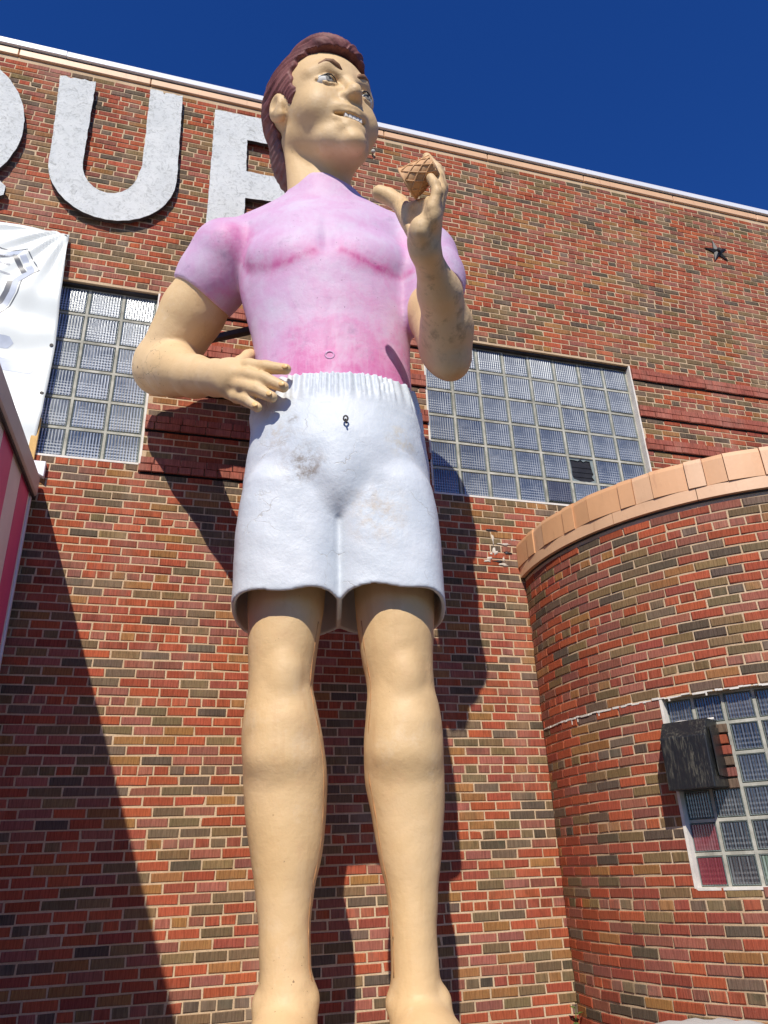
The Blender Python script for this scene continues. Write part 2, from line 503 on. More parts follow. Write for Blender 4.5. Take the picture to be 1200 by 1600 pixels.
from_bm('vent_louvre', bm, M['dark_steel'], wr_)

# ------------------------------------------------------------------ curved annex
CX, CY, RW = 4.927, -0.31, 1.94
ann = empty('curved_annex', (CX, CY, 0))
tag(ann, 'low rounded brick annex with terracotta coping at the right', 'building')
TH0, TH1 = R(-9.0), R(90)
def apt(th, r, z): return (CX - r * math.cos(th), CY - r * math.sin(th), z)
def arc_sheet(name, r0, r1, z0, z1, t0, t1, m, parent, n=None, smooth=True):
    n = n or max(2, int((t1 - t0) / R(2)))
    bm = bmesh.new(); A = []
    for i in range(n + 1):
        th = t0 + (t1 - t0) * i / n
        A.append([bm.verts.new(Vector(apt(th, r, z)) - Vector((CX, CY, 0))) for r, z in ((r0, z0), (r1, z0), (r1, z1), (r0, z1))])
    for i in range(n):
        for k in range(4): bm.faces.new((A[i][k], A[i][(k + 1) % 4], A[i + 1][(k + 1) % 4], A[i + 1][k]))
    bm.faces.new(A[0]); bm.faces.new(A[-1][::-1])
    return from_bm(name, bm, m, parent)
WA = (R(29.9), R(29.9) + 6 * .196 / RW, 1.312, 2.474)
arc_sheet('wall', RW - .0045, RW - .30, -.2, WA[2], TH0, TH1, M['mortar'], ann)
arc_sheet('wall', RW - .0045, RW - .30, WA[3], 3.80, TH0, TH1, M['mortar'], ann)
arc_sheet('wall', RW - .0045, RW - .30, WA[2], WA[3], TH0, WA[0], M['mortar'], ann)
arc_sheet('wall', RW - .0045, RW - .30, WA[2], WA[3], WA[1], TH1, M['mortar'], ann)
o = box('wall', (0.0, -RW + .0045, -.2), (4.5, -RW + .3, 3.80), M['mortar'], ann)
o = box('flat_roof', (-1.2, -1.2, 3.55), (4.5, .30, 3.62), M['concrete'], ann)
A_ = Bricks()
dth = PITCH / RW
for n in range(nmin, int((3.775 - Z0) / C) + 1):
    zc = Z0 + n * C
    header = (n % 7 == 0)
    step = dth / 2 if header else dth
    off = rng.uniform(-.006, .006) + (0 if header else (dth / 2 if n % 2 else 0)) + (n % 7) * .006
    th = TH0 - step + off % step
    cuts = [(WA[0] - .002, WA[1] + .002)] if (zc > WA[2] and zc < WA[3]) else []
    if 1.885 < zc < 2.30: cuts = [(WA[0] - .002, WA[0] + R(8.9)), (WA[0] + R(11.3), WA[1] + .002)]
    while th < TH1 - .01:
        sg = (max(th + J / 2 / RW, TH0 + .004), th + step - J / 2 / RW); th += step
        for s0, s1 in subtract(sg, cuts):
            wdt = (s1 - s0) * RW
            if wdt < .025: continue
            tm = (s0 + s1) / 2
            P = apt(tm, RW, zc + rng.uniform(-.0012, .0012))
            inside = WA[0] < tm < WA[1] and WA[2] < zc < WA[3]
            A_.put((P[0] - CX, P[1] - CY, P[2]), tm - math.pi / 2, wdt, C - J + rng.uniform(-.0015, .001), tint(), rng.uniform(-.001, .003) - (.05 if inside else 0), .04)
    x = 0.01 + off % step * RW
    while x < 4.4:
        A_.put((x + PITCH / 2, -RW, zc), 0, PITCH - J, C - J, tint(), 0, .04); x += PITCH
# sizes are judged in world space, geometry is kept local to the annex
def annex_build():
    global CAM
    keep = CAM.copy(); CAM = keep - Vector((CX, CY, 0))
    A_.build(ann); CAM = keep
def hidden_annex(P, u, v):
    return False
_h = hidden; hidden = hidden_annex; annex_build(); hidden = _h

# terracotta coping of the annex: a smooth lower course and a row of lipped cap tiles
th = TH0
while th < TH1:
    t1 = min(th + .62 / RW, TH1)
    arc_sheet('coping_course', RW + .038, RW - .26, 3.803, 3.893, th + .0012, t1 - .0012, M['terra_pale'], ann, 10)
    th = t1
arc_sheet('coping_joint', RW + .004, RW - .25, 3.79, 3.803, TH0, TH1, M['dark_steel'], ann)
arc_sheet('coping_bed', RW + .018, RW - .25, 3.893, 4.08, TH0, TH1, M['mortar'], ann)
def cap_tile(t0, t1, lip0, lip1, m, name='cap_tile'):
    n = 4; bm = bmesh.new(); A = []
    for i in range(n + 1):
        tt = t0 + (t1 - t0) * i / n
        lp = lip0 + (lip1 - lip0) * i / n
        prof = [(RW + .030 + lp, 3.896), (RW + .030 + lp, 4.085), (RW + .020 + lp, 4.118), (RW - .02 + lp, 4.135), (RW - .26, 4.17), (RW - .26, 3.9)]
        A.append([bm.verts.new(Vector(apt(tt, r, z)) - Vector((CX, CY, 0))) for r, z in prof])
    q = len(prof)
    for i in range(n):
        for k in range(q): bm.faces.new((A[i][k], A[i][(k + 1) % q], A[i + 1][(k + 1) % q], A[i + 1][k]))
    bm.faces.new(A[0]); bm.faces.new(A[-1][::-1])
    return from_bm(name, bm, m, ann)
seq = [(.255, .020, .004), (.115, .016, .010), (.150, .002, .014)]
th = TH0 + .005; i = 0
while th < TH1:
    wd, l0, l1 = seq[i % 3]
    wd *= rng.uniform(.92, 1.1); t1 = th + wd / RW
    cap_tile(th + .0012, t1 - .0012, l0 + rng.uniform(0, .005), l1 + rng.uniform(0, .005), M['terra'] if rng.random() < .6 else M['terra_pale'])
    th = t1; i += 1

# annex window
wa_ = arc_sheet('glass_block_window', RW - .10, RW - .16, WA[2], WA[3], WA[0], WA[1], M['joint'], ann)
pa = (WA[1] - WA[0]) / 6; pz2 = (WA[3] - WA[2] - .01) / 6
me_a = block_mesh(.192, 9, .010, .010); me_a.materials.append(M['glass_a']); me_a.materials.append(M['glass_rim'])
M['glass_red'] = mat_glass('ribbed_glass_red', (.16, .012, .025, 1), (.2, .02, .03, 1), (.3, .06, .07, 1))
me_r = me_a.copy(); me_r.materials[0] = M['glass_red']
M['glass_green'] = mat_glass('ribbed_glass_green', (.10, .16, .11, 1), (.12, .18, .12, 1), (.4, .46, .4, 1))
me_g = me_a.copy(); me_g.materials[0] = M['glass_green']
for i in range(6):
    for k in range(6):
        if i < 2 and k in (3, 4): continue
        tm = WA[0] + pa * (i + .5); P = apt(tm, RW - .072, WA[2] + .005 + pz2 * (k + .5))
        o = bpy.data.objects.new('glass_block', me_r if (i == 0 and k in (0, 1)) else me_g if (i == 2 and k == 0) else me_a); COL.objects.link(o); o.parent = wa_
        o.location = (P[0] - CX, P[1] - CY, P[2]); o.rotation_euler = (rng.uniform(-.015, .015), 0, tm - math.pi / 2 + rng.uniform(-.015, .015))
def small_arc_box(bm, t0, t1, r0, r1, z0, z1):
    vs = []
    for t_ in (t0, t1):
        vs.append([bm.verts.new(Vector(apt(t_, r_, z_)) - Vector((CX, CY, 0))) for r_, z_ in ((r0, z0), (r1, z0), (r1, z1), (r0, z1))])
    for k in range(4): bm.faces.new((vs[0][k], vs[0][(k + 1) % 4], vs[1][(k + 1) % 4], vs[1][k]))
    bm.faces.new(vs[0]); bm.faces.new(vs[1][::-1])
for i in range(7):
    bm = bmesh.new(); small_arc_box(bm, WA[0] + pa * i - .0052, WA[0] + pa * i + .0052, RW - .098, RW - .0655, WA[2], WA[3])
    from_bm('upright_joint', bm, M['joint'], wa_)
for k in range(7):
    zz = WA[2] + .005 + pz2 * k
    arc_sheet('level_joint', RW - .067, RW - .098, zz - .0100, zz + .0100, WA[0], WA[1], M['joint'], wa_)
bm = bmesh.new(); small_arc_box(bm, WA[0] - .002, WA[0] + .008, RW - .09, RW + .001, WA[2], WA[3])
from_bm('caulk_bead', bm, M['caulk'], wa_)
arc_sheet('caulk_bead', RW + .002, RW - .09, WA[2] - .004, WA[2] + .012, WA[0] + .0085, WA[1], M['caulk'], wa_)
# ragged line of old caulk running to the window along one joint
bm = bmesh.new(); t_ = TH0 + .01
while t_ < WA[1]:
    dt = rng.uniform(.008, .03)
    zz = 2.476 + rng.uniform(-.004, .004); hh = rng.uniform(.006, .014)
    small_arc_box(bm, t_, t_ + dt, RW - .006, RW + .003 + rng.uniform(0, .006), zz - hh / 2, zz + hh / 2)
    if rng.random() < .05:
        small_arc_box(bm, t_ + .002, t_ + .007, RW - .004, RW + .005, zz - rng.uniform(.02, .07), zz)
    t_ += dt * (.98 if rng.random() < .85 else 1.3)
from_bm('caulk_line', bm, M['caulk'], ann)

# vent hood over two columns of the annex window
def mat_vent():
    t = NT('peeling_black_paint'); n = t.noise(t.coord((95, 95, 9)), 1.0, 4, .75, .4)
    n2 = t.noise(t.coord(), 7, 4, .6)
    f = t.math('MULTIPLY', t.ramp(n, [(.50, 0.0), (.60, 1.0)]), t.ramp(n2, [(.40, 0.05), (.62, .75)]))
    c = t.mix(f, (.012, .013, .014, 1), srgb(100, 97, 84))
    t.set(c, .38, .5); t.bump(n, .25, .004); return t.m
M['vent'] = mat_vent()
tv = WA[0] + R(4.75); vp = apt(tv, RW - .02, 0)
vent = empty('vent_hood', (vp[0], vp[1], 1.885), tv - math.pi / 2)
tag(vent, 'black box vent hood with peeling paint on the annex window', 'vent')
bm = bmesh.new()
w0, w1, hh, dd = .145, .158, .415, .20
vv = [(-w1, .06, 0), (w1, .06, 0), (w1, .06, hh), (-w1, .06, hh), (-w0, -dd, -.01), (w0, -dd, -.01), (w0, -dd + .01, hh * .74), (-w0, -dd + .01, hh * .74), (-w0, -dd + .10, hh), (w0, -dd + .10, hh)]
V_ = [bm.verts.new(p) for p in vv]
for f in ((4, 5, 6, 7), (7, 6, 9, 8), (8, 9, 2, 3), (0, 4, 7, 8, 3), (1, 2, 9, 6, 5), (0, 1, 5, 4), (0, 3, 2, 1)): bm.faces.new([V_[k] for k in f])
bmesh.ops.bevel(bm, geom=list(bm.edges), offset=.006, segments=2, affect='EDGES', profile=.5)
from_bm('hood', bm, M['vent'], vent)
box('side_flap', (w1 + .001, -.13, .06), (w1 + .006, .05, .36), M['vent'], vent, .001)
bm = bmesh.new(); tube_bm(bm, [(-w1 - .004, .02, hh + .004), (-.05, -.02, hh + .007), (.05, .0, hh + .003), (w1, .02, hh + .006)], .009, 6)
from_bm('caulk_bead', bm, M['caulk'], vent, True)
# ------------------------------------------------------------------ painted sign letters
def mat_letter():
    t = NT('flaking_white_paint'); v = t.coord()
    n = t.noise(v, 15, 6, .75, 1.5); b = t.noise(v, 5, 5, .65)
    strand = t.noise(t.coord((42, 42, 26)), 1.0, 5, .75, 3.0)
    c = t.ramp(b, [(.3, srgb(216, 219, 216)), (.6, srgb(230, 232, 228)), (.8, srgb(236, 237, 233))])
    c = t.mix(t.ramp(n, [(.50, 0.0), (.66, .6)]), c, srgb(150, 152, 146))
    c = t.mix(t.ramp(strand, [(.62, 0.0), (.70, .85)]), c, srgb(104, 100, 92))
    t.set(c, .8, .25); t.bump(t.math('ADD', n, strand), .8, .012); return t.m
M['letter'] = mat_letter()
M['letter_edge'] = plain('letter_edge', (.06, .055, .05, 1), .9, .2, 0, .3, 20, .3)
def extrude_outline(name, loops, y_front, y_back, m, edge_m, parent=None, jag=0.0, sub=.05):
    # loops: list of closed outlines in wall x,z (first outer, then holes) joined through a filled face set
    r2 = random.Random(5)
    bm = bmesh.new()
    edges = []
    for lp in loops:
        pts = []
        for i, a in enumerate(lp):
            b = lp[(i + 1) % len(lp)]
            d = math.dist(a, b); n = max(1, int(d / sub))
            for k in range(n):
                t_ = k / n
                px_, pz_ = a[0] + (b[0] - a[0]) * t_, a[1] + (b[1] - a[1]) * t_
                if k: px_ += r2.uniform(-jag, jag); pz_ += r2.uniform(-jag, jag)
                pts.append((px_, pz_))
        vs = [bm.verts.new((p[0], y_front, p[1])) for p in pts]
        edges += [bm.edges.new((vs[i], vs[(i + 1) % len(vs)])) for i in range(len(vs))]
    r = bmesh.ops.triangle_fill(bm, edges=edges, use_beauty=True)
    fs = [f for f in bm.faces]
    ext = bmesh.ops.extrude_face_region(bm, geom=fs)
    for v in ext['geom']:
        if isinstance(v, bmesh.types.BMVert): v.co.y = y_back
    bmesh.ops.recalc_face_normals(bm, faces=bm.faces)
    for f in bm.faces: f.material_index = 0 if abs(f.normal.y) > .7 else 1
    me = bpy.data.meshes.new(name); bm.to_mesh(me); bm.free()
    me.materials.append(m); me.materials.append(edge_m)
    return link(name, me, None, parent)
def arc(cx, cz, rx, rz, a0, a1, n=14): return [(cx + rx * math.cos(R(a0 + (a1 - a0) * i / n)), cz + rz * math.sin(R(a0 + (a1 - a0) * i / n))) for i in range(n + 1)]
YF, YB = -.075, -.035
U = [(-1.56, 8.93), (-1.51, 8.945), (-1.46, 8.925), (-1.42, 8.945), (-1.36, 8.94), (-1.33, 8.955), (-1.28, 8.94), (-1.22, 8.955)] + [(-1.20, 7.86)] + arc(-.94, 7.80, .26, .36, 182, 358, 12) + [(-.66, 7.9), (-.685, 9.03), (-.62, 9.035), (-.56, 9.03), (-.545, 8.985), (-.53, 9.02), (-.45, 9.03), (-.40, 9.02), (-.355, 9.035)] + [(-.32, 7.80)] + arc(-.91, 7.76, .59, .66, 0, -180, 18) + [(-1.50, 7.86)]
o = extrude_outline('sign_letter', [U], YF, YB, M['letter'], M['letter_edge'], jag=.0035); tag(o, 'flaking white letter U mounted high on the brick wall', 'letter', 'white wall letters')
E_ = [(-.01, 8.93), (.62, 8.95), (1.02, 8.96), (1.02, 8.58), (.345, 8.565), (.355, 8.10), (.9, 8.1), (.9, 7.76), (.36, 7.72), (.36, 7.44), (1.02, 7.44), (1.02, 7.1), (0.0, 7.1)]
o = extrude_outline('sign_letter', [E_], YF, YB, M['letter'], M['letter_edge'], jag=.0035); tag(o, 'flaking white letter E partly hidden behind the statue head', 'letter', 'white wall letters')
qo = arc(-2.50, 8.02, .73, .96, -38, 322, 30)[:-1]
qi = arc(-2.50, 8.02, .40, .60, 0, 360, 24)[:-1]
Q = [qo, qi]
o = extrude_outline('sign_letter', Q, YF, YB, M['letter'], M['letter_edge'], jag=.003); tag(o, 'white letter Q cut off by the left picture edge', 'letter', 'white wall letters')
tl = [(-2.42, 7.52), (-2.16, 7.62), (-1.80, 7.28), (-1.80, 7.17), (-1.97, 7.02)]
extrude_outline('letter_tail', [tl], YF - .012, YB - .01, M['letter'], M['letter_edge'], parent=o, jag=.006)

# ------------------------------------------------------------------ iron anchor star
def star():
    root = empty('wall_star', (6.27, 0, 8.42))
    tag(root, 'small black iron star bolted to the upper right wall', 'star')
    for k in range(5):
        bm = bmesh.new()
        a0 = R(100 + 72 * k); ro, ri = .185, .062
        o_ = (ro * math.cos(a0), 0, ro * math.sin(a0))
        l = (ri * math.cos(a0 + R(36)), 0, ri * math.sin(a0 + R(36))); r_ = (ri * math.cos(a0 - R(36)), 0, ri * math.sin(a0 - R(36)))
        off = -.012
        top = bm.verts.new((0, -.028 + off, 0)); a = bm.verts.new((o_[0], off - .004, o_[2])); b = bm.verts.new((l[0], off, l[2])); c = bm.verts.new((r_[0], off, r_[2]))
        b0 = bm.verts.new((0, -.003, 0)); a1 = bm.verts.new((o_[0], -.003, o_[2])); b1 = bm.verts.new((l[0], -.003, l[2])); c1 = bm.verts.new((r_[0], -.003, r_[2]))
        for f in ((top, a, b), (top, c, a), (a, a1, b1, b), (c, c1, a1, a)): bm.faces.new(f)
        from_bm('star_arm', bm, M['black_iron'], root)
    bm = bmesh.new(); bmesh.ops.create_cone(bm, segments=6, radius1=.028, radius2=.028, depth=.03, cap_ends=True, matrix=Matrix.Translation((0, -.045, 0)) @ Matrix.Rotation(R(90), 4, 'X'))
    from_bm('nut', bm, M['dark_steel'], root)
star()
# round bolt head high on the wall
root = empty('wall_bolt', (1.755, 0, 8.86)); tag(root, 'small pale round knob on the wall beside the statue chin', 'bolt')
bm = bmesh.new(); bmesh.ops.create_uvsphere(bm, u_segments=14, v_segments=8, radius=.024, matrix=Matrix.Translation((0, -.035, 0)))
from_bm('knob', bm, M['concrete'], root, True)
bm = bmesh.new(); tube_bm(bm, [(0, .0, 0), (0, -.03, 0)], .009, 8); from_bm('shank', bm, M['dark_steel'], root)

M['mortar_pale'] = plain('mortar_pale', srgb(206, 196, 180), .9, .2, 0, .2, 30, .4)
# patched hole in the brickwork beside the annex
pr = random.Random(11)
patch = empty('mortar_patch', (2.80, 0, 4.0)); tag(patch, 'ragged pale mortar patch in the brick wall left of the annex coping', 'patch')
def blob(name, cx, cz, w_, h_, m, n=13, y=-.0045):
    bm = bmesh.new(); vs = []
    for k in range(n):
        a = 6.28318 * k / n; q = pr.uniform(.35, 1.15)
        vs.append((cx + w_ * q * math.cos(a), cz + h_ * q * math.sin(a)))
    f = [bm.verts.new((x_, y, z_)) for x_, z_ in vs]; c = bm.verts.new((cx, y - .001, cz)); b = [bm.verts.new((cx + (x_ - cx) * 1.1, .004, cz + (z_ - cz) * 1.1)) for x_, z_ in vs]
    for k in range(n):
        bm.faces.new((c, f[k], f[(k + 1) % n])); bm.faces.new((f[k], b[k], b[(k + 1) % n], f[(k + 1) % n]))
    return from_bm(name, bm, m, patch, True)
for cx, cz, w_, h_ in ((-.11, -.03, .045, .025), (-.05, .03, .04, .055), (.02, -.08, .07, .018), (-.055, .17, .016, .07), (.04, .12, .09, .014), (.03, -.03, .02, .04), (-.13, -.055, .06, .018), (-.09, .02, .025, .02), (.14, .17, .04, .01)):
    blob('mortar_smear', cx, cz, w_ * .8, h_ * .8, M['mortar_pale'])
for cx, cz, w_, h_ in ((.08, .035, .045, .018), (-.02, -.055, .07, .014), (-.06, .25, .06, .01)):
    blob('gap', cx, cz, w_, h_, M['black_iron'], y=-.0055)

# ------------------------------------------------------------------ banner
def mat_banner():
    t = NT('banner_vinyl'); v = t.coord(); n = t.noise(v, 2.2, 5, .6)
    c = t.ramp(n, [(.3, srgb(214, 219, 214)), (.7, srgb(228, 232, 226))])
    ck = t.noise(t.coord((3, 3, 60)), 1.0, 4, .6, 1.5)
    c = t.mix(t.ramp(ck, [(.70, 0.0), (.74, .35)]), c, srgb(150, 152, 150))
    t.set(c, .32, .5); return t.m
M['banner'] = mat_banner()
M['print_grey'] = plain('print_grey', srgb(168, 172, 176), .4, .4, 0, .12, 14, 0)
M['print_dark'] = plain('print_dark', srgb(84, 88, 96), .4, .4, 0, .25, 14, 0)
M['print_light'] = plain('print_light', srgb(180, 188, 200), .4, .4, 0, .1, 14, 0)
ban = empty('wall_banner', (-1.2, 0, 6.9)); tag(ban, 'white vinyl banner with grey shield hanging over the left window', 'banner')
def ban_y(x, z):
    s = (x + 1.2); q = 6.91 - z
    y = -.055 - .02 * math.sin(z * 3.1 + .5) - .012 * math.sin(x * 5 + z * 2.1)
    # folds that fan out from the top corner grommet
    a = math.atan2(q + .02, -s + .02); rr_ = math.hypot(q, s)
    y -= .020 * math.sin(a * 17) * math.exp(-rr_ * 1.1) * min(1, rr_ * 5)
    for gz in (6.84, 5.63, 5.15, 4.62):
        d = math.hypot((z - gz), s * .8); y += .03 * math.exp(-d * d / .02)
    y -= .012 * math.sin(z * 11 + x * 3 + math.sin(z * 4.3)) * (1 if q > .2 else q * 5)
    return y
def ban_edge(z):  # right edge: slightly scalloped between the grommets
    return float(np.interp(z, [4.45, 4.60, 4.72, 4.96, 5.115, 5.276, 5.64, 6.27, 6.86, 7.0], [-1.205, -1.185, -1.165, -1.152, -1.160, -1.153, -1.150, -1.175, -1.201, -1.205]))
def ban_xz(u_, v_):
    z = 6.865 - 2.40 * v_; x1 = ban_edge(z); return -3.4 + (x1 + 3.4) * u_, z
bm = bmesh.new(); nu, nv = 90, 96
G = [[None] * (nv + 1) for _ in range(nu + 1)]
for i in range(nu + 1):
    for k in range(nv + 1):
        x_, z_ = ban_xz(i / nu, k / nv); G[i][k] = bm.verts.new((x_ + 1.2, ban_y(x_, z_), z_ - 6.9))
for i in range(nu):
    for k in range(nv): bm.faces.new((G[i][k], G[i][k + 1], G[i + 1][k + 1], G[i + 1][k]))
o = from_bm('sheet', bm, M['banner'], ban, True)
sm = o.modifiers.new('thickness', 'SOLIDIFY'); sm.thickness = .003; sm.offset = 1
for gz in (6.84, 5.63, 5.15, 4.62):
    x_ = ban_edge(gz) - .03
    bm = bmesh.new(); bmesh.ops.create_cone(bm, segments=16, radius1=.017, radius2=.015, depth=.006, cap_ends=True, matrix=Matrix.Translation((x_ + 1.2, ban_y(x_, gz) - .006, gz - 6.9)) @ Matrix.Rotation(R(90), 4, 'X'))
    from_bm('grommet', bm, M['dark_steel'], ban)
def print_strip(name, pts, width, m, lift=.0045, closed=False):
    # printed line lying on the banner
    bm = bmesh.new(); P = []
    dense = []
    for i in range(len(pts) - (0 if closed else 1)):
        a, b = pts[i], pts[(i + 1) % len(pts)]; n = max(1, int(math.dist(a, b) / .02))
        dense += [(a[0] + (b[0] - a[0]) * k / n, a[1] + (b[1] - a[1]) * k / n) for k in range(n)]
    dense.append(pts[0] if closed else pts[-1])
    for i, p_ in enumerate(dense):
        q0, q1 = dense[max(i - 1, 0)], dense[min(i + 1, len(dense) - 1)]
        tx, tz = q1[0] - q0[0], q1[1] - q0[1]; l_ = math.hypot(tx, tz) or 1
        nx_, nz_ = -tz / l_ * width / 2, tx / l_ * width / 2
        P.append([bm.verts.new((x_ + 1.2, ban_y(x_, z_) - lift, z_ - 6.9)) for x_, z_ in ((p_[0] + nx_, p_[1] + nz_), (p_[0] - nx_, p_[1] - nz_))])
    for i in range(len(P) - 1): bm.faces.new((P[i][0], P[i][1], P[i + 1][1], P[i + 1][0]))
    return from_bm(name, bm, m, ban, True)
cxs = -1.96
half = [(0.0, 6.64), (.12, 6.61), (.24, 6.575), (.33, 6.57), (.45, 6.592), (.58, 6.368), (.46, 6.235), (.445, 6.10), (.40, 5.96), (.34, 5.878), (.2, 5.77), (0, 5.70)]
sh = [(cxs + a, b) for a, b in half] + [(cxs - a, b) for a, b in half[::-1][1:-1]]
print_strip('shield_outline', sh, .010, M['print_dark'], .0045, True)
inner = [(cxs + a * .90, 6.14 + (b - 6.14) * .90) for a, b in half] + [(cxs - a * .90, 6.14 + (b - 6.14) * .90) for a, b in half[::-1][1:-1]]
print_strip('shield_border', inner, .055, M['print_light'], .0047, True)
inn2 = [(cxs + a * .80, 6.14 + (b - 6.14) * .80) for a, b in half] + [(cxs - a * .80, 6.14 + (b - 6.14) * .80) for a, b in half[::-1][1:-1]]
print_strip('shield_band', inn2[2:5], .04, M['print_dark'], .005); print_strip('shield_band', inn2[4:6], .045, M['print_dark'], .005)
print_strip('shield_band', inn2[6:10], .045, M['print_dark'], .005); print_strip('shield_band', inn2[10:], .045, M['print_grey'], .005)
ex, ez = -1.72, 6.40
for pts in ([(ex, ez - .10), (ex, ez + .10)], [(ex, ez + .10), (ex + .12, ez + .085)], [(ex, ez), (ex + .10, ez - .01)], [(ex, ez - .10), (ex + .12, ez - .115)]):
    print_strip('shield_lettering', pts, .02, M['print_grey'], .0052)
def print_pill(x0, x1, zc, h, m):
    bm = bmesh.new(); cs = []
    n = 40
    for i in range(n + 1):
        x_ = x0 + (x1 - x0) * i / n
        e = min(1, (x1 - x_) / (h * .5)); hh_ = h / 2 * math.sqrt(max(0, 1 - (1 - e) ** 2)) if e < 1 else h / 2
        hh_ = max(hh_, .002)
        cs.append([bm.verts.new((x_ + 1.2, ban_y(x_, zc + s * hh_) - .005, zc + s * hh_ - 6.9)) for s in (1, .5, 0, -.5, -1)])
    for i in range(n):
        for k in range(4): bm.faces.new((cs[i][k], cs[i][k + 1], cs[i + 1][k + 1], cs[i + 1][k]))
    return from_bm('printed_bar', bm, m, ban, True)
print_pill(-2.9, -1.474, 5.60, .12, M['print_light']); print_pill(-3.0, -1.258, 5.38, .13, M['print_light'])
# timber batten behind the banner
M['timber'] = plain('timber', srgb(205, 166, 104), .75, .3, 0, .15, 12, .3)
o = box('timber_batten', (-1.205, -.036, 4.50), (-1.150, -.012, 4.90), M['timber'], None, .003); tag(o, 'thin raw timber batten showing under the banner edge', 'batten')

# ------------------------------------------------------------------ striped stand at the left
M['pink_paint'] = plain('pink_paint', srgb(222, 92, 140), .55, .4, 0, .10, 3, .12)
M['pale_paint'] = plain('pale_paint', srgb(236, 226, 222), .55, .4, 0, .06, 3, .12)
M['trim'] = plain('trim_metal', srgb(188, 178, 174), .5, .5, 0, .06, 4, .08)
M['trim_white'] = plain('trim_white', srgb(226, 224, 226), .45, .5, 0, .04, 4, .05)
st = empty('striped_stand', (-2.3, -2.2, 0)); tag(st, 'pink and white striped stand side wall at the left edge', 'stand')
SX, SY0, SY1, SZ = -1.12, -.065, -4.35, 4.285
def sbox(name, lo, hi, m, bevel=.003):
    o = box(name, tuple(np.array(lo) - (-2.3, -2.2, 0)), tuple(np.array(hi) - (-2.3, -2.2, 0)), m, st, bevel)
    for v in o.data.vertices:
        if v.co.z > 3.5: v.co.z -= .075 * (SY0 + 2.2 - v.co.y)      # the top falls slightly towards the front
    return o
sbox('core_wall', (-3.5, SY1 + .02, 0), (SX - .02, SY0 - .02, SZ - .10), M['pale_paint'])
y = SY0 - .04; i = 0
while y > SY1:
    wd = .05 if i == 0 else .345
    sbox('stripe_board', (SX - .02, max(y - wd, SY1), .02), (SX + (.0015 if i % 2 else 0), y - .002, SZ - .10), M['pink_paint'] if i % 2 else M['pale_paint'], .001)
    y -= wd; i += 1
sbox('corner_trim', (SX - .03, SY0 - .038, .02), (SX + .012, SY0, SZ - .11), M['trim_white'])
sbox('panel_seam', (SX + .001, SY1, 2.72), (SX + .004, SY0 - .04, 2.732), M['dark_steel'], 0)
sbox('roof_trim', (SX - .06, SY1 - .02, SZ - .105), (SX + .045, SY0 + .01, SZ + .065), M['trim'], .012)
sbox('trim_lip', (SX + .012, SY1, SZ - .122), (SX + .030, SY0, SZ - .106), M['dark_steel'], 0)
sbox('roof', (-3.55, SY1 - .03, SZ - .02), (SX - .02, SY0, SZ + .03), M['trim_white'])
o = box('white_bracket', (-1.150, -.06, 4.36), (-1.055, -.006, 4.495), M['trim_white'], None, .004)
bpy.context.view_layer.update()
for v in o.data.vertices:
    if v.co.z < 4.42 and v.co.x < -1.10: v.co.z += .05
tag(o, 'small white bracket plate between the striped stand and the wall', 'bracket')

# ------------------------------------------------------------------ bits at the foot
pl = empty('weed', (2.88, -.09, -.09)); tag(pl, 'small green weed growing in the corner by the annex', 'plant')
M['leaf'] = plain('leaf', (.09, .14, .03, 1), .5, .4, 0, .3, 20, 0)
wr = random.Random(2)
bm = bmesh.new(); tube_bm(bm, [(0, 0, 0), (.02, -.01, .3), (.05, -.02, .58), (.07, -.02, .70)], [.008, .006, .004, .002], 6); from_bm('stem', bm, M['leaf'], pl)
for k in range(16):
    z_ = .18 + k * .034; a = k * 2.4; ln = .09 * (1.1 - k * .03)
    bx_ = .02 + .05 * z_ / .7
    d = Vector((math.cos(a), math.sin(a), .55)).normalized(); s = d.cross(Vector((0, 0, 1))).normalized() * .022
    c0 = Vector((bx_, -.015, z_)); bm = bmesh.new()
    p = [bm.verts.new(c0), bm.verts.new(c0 + d * ln * .5 + s), bm.verts.new(c0 + d * ln - Vector((0, 0, .015))), bm.verts.new(c0 + d * ln * .5 - s), bm.verts.new(c0 + d * ln * .5 - Vector((0, 0, .008)))]
    for f in ((0, 1, 4), (1, 2, 4), (2, 3, 4), (3, 0, 4)): bm.faces.new([p[q] for q in f])
    from_bm('leaf', bm, M['leaf'], pl, True)
# pale rounded concrete bollard
prof = [(0, 1.052), (.07, 1.05), (.14, 1.043), (.19, 1.03), (.225, 1.01), (.243, .98), (.25, .93), (.25, .30), (.29, .2), (.30, 0)]
bm = bmesh.new(); rings = []
for r_, z_ in prof[1:]:
    rings.append([bm.verts.new((r_ * 1.2 * math.cos(6.28318 * k / 40), r_ * math.sin(6.28318 * k / 40), z_ + .004 * math.sin(k * 1.7) * (r_ > .1))) for k in range(40)])
top = bm.verts.new((0, 0, prof[0][1]))
for k in range(40): bm.faces.new((top, rings[0][k], rings[0][(k + 1) % 40]))
for i in range(len(rings) - 1):
    for k in range(40): bm.faces.new((rings[i][k], rings[i + 1][k], rings[i + 1][(k + 1) % 40], rings[i][(k + 1) % 40]))
o = from_bm('concrete_bollard', bm, M['concrete'], None, True); o.location = (1.75, -3.27, -.035)
tag(o, 'pale rounded concrete post top at the lower right edge', 'bollard')
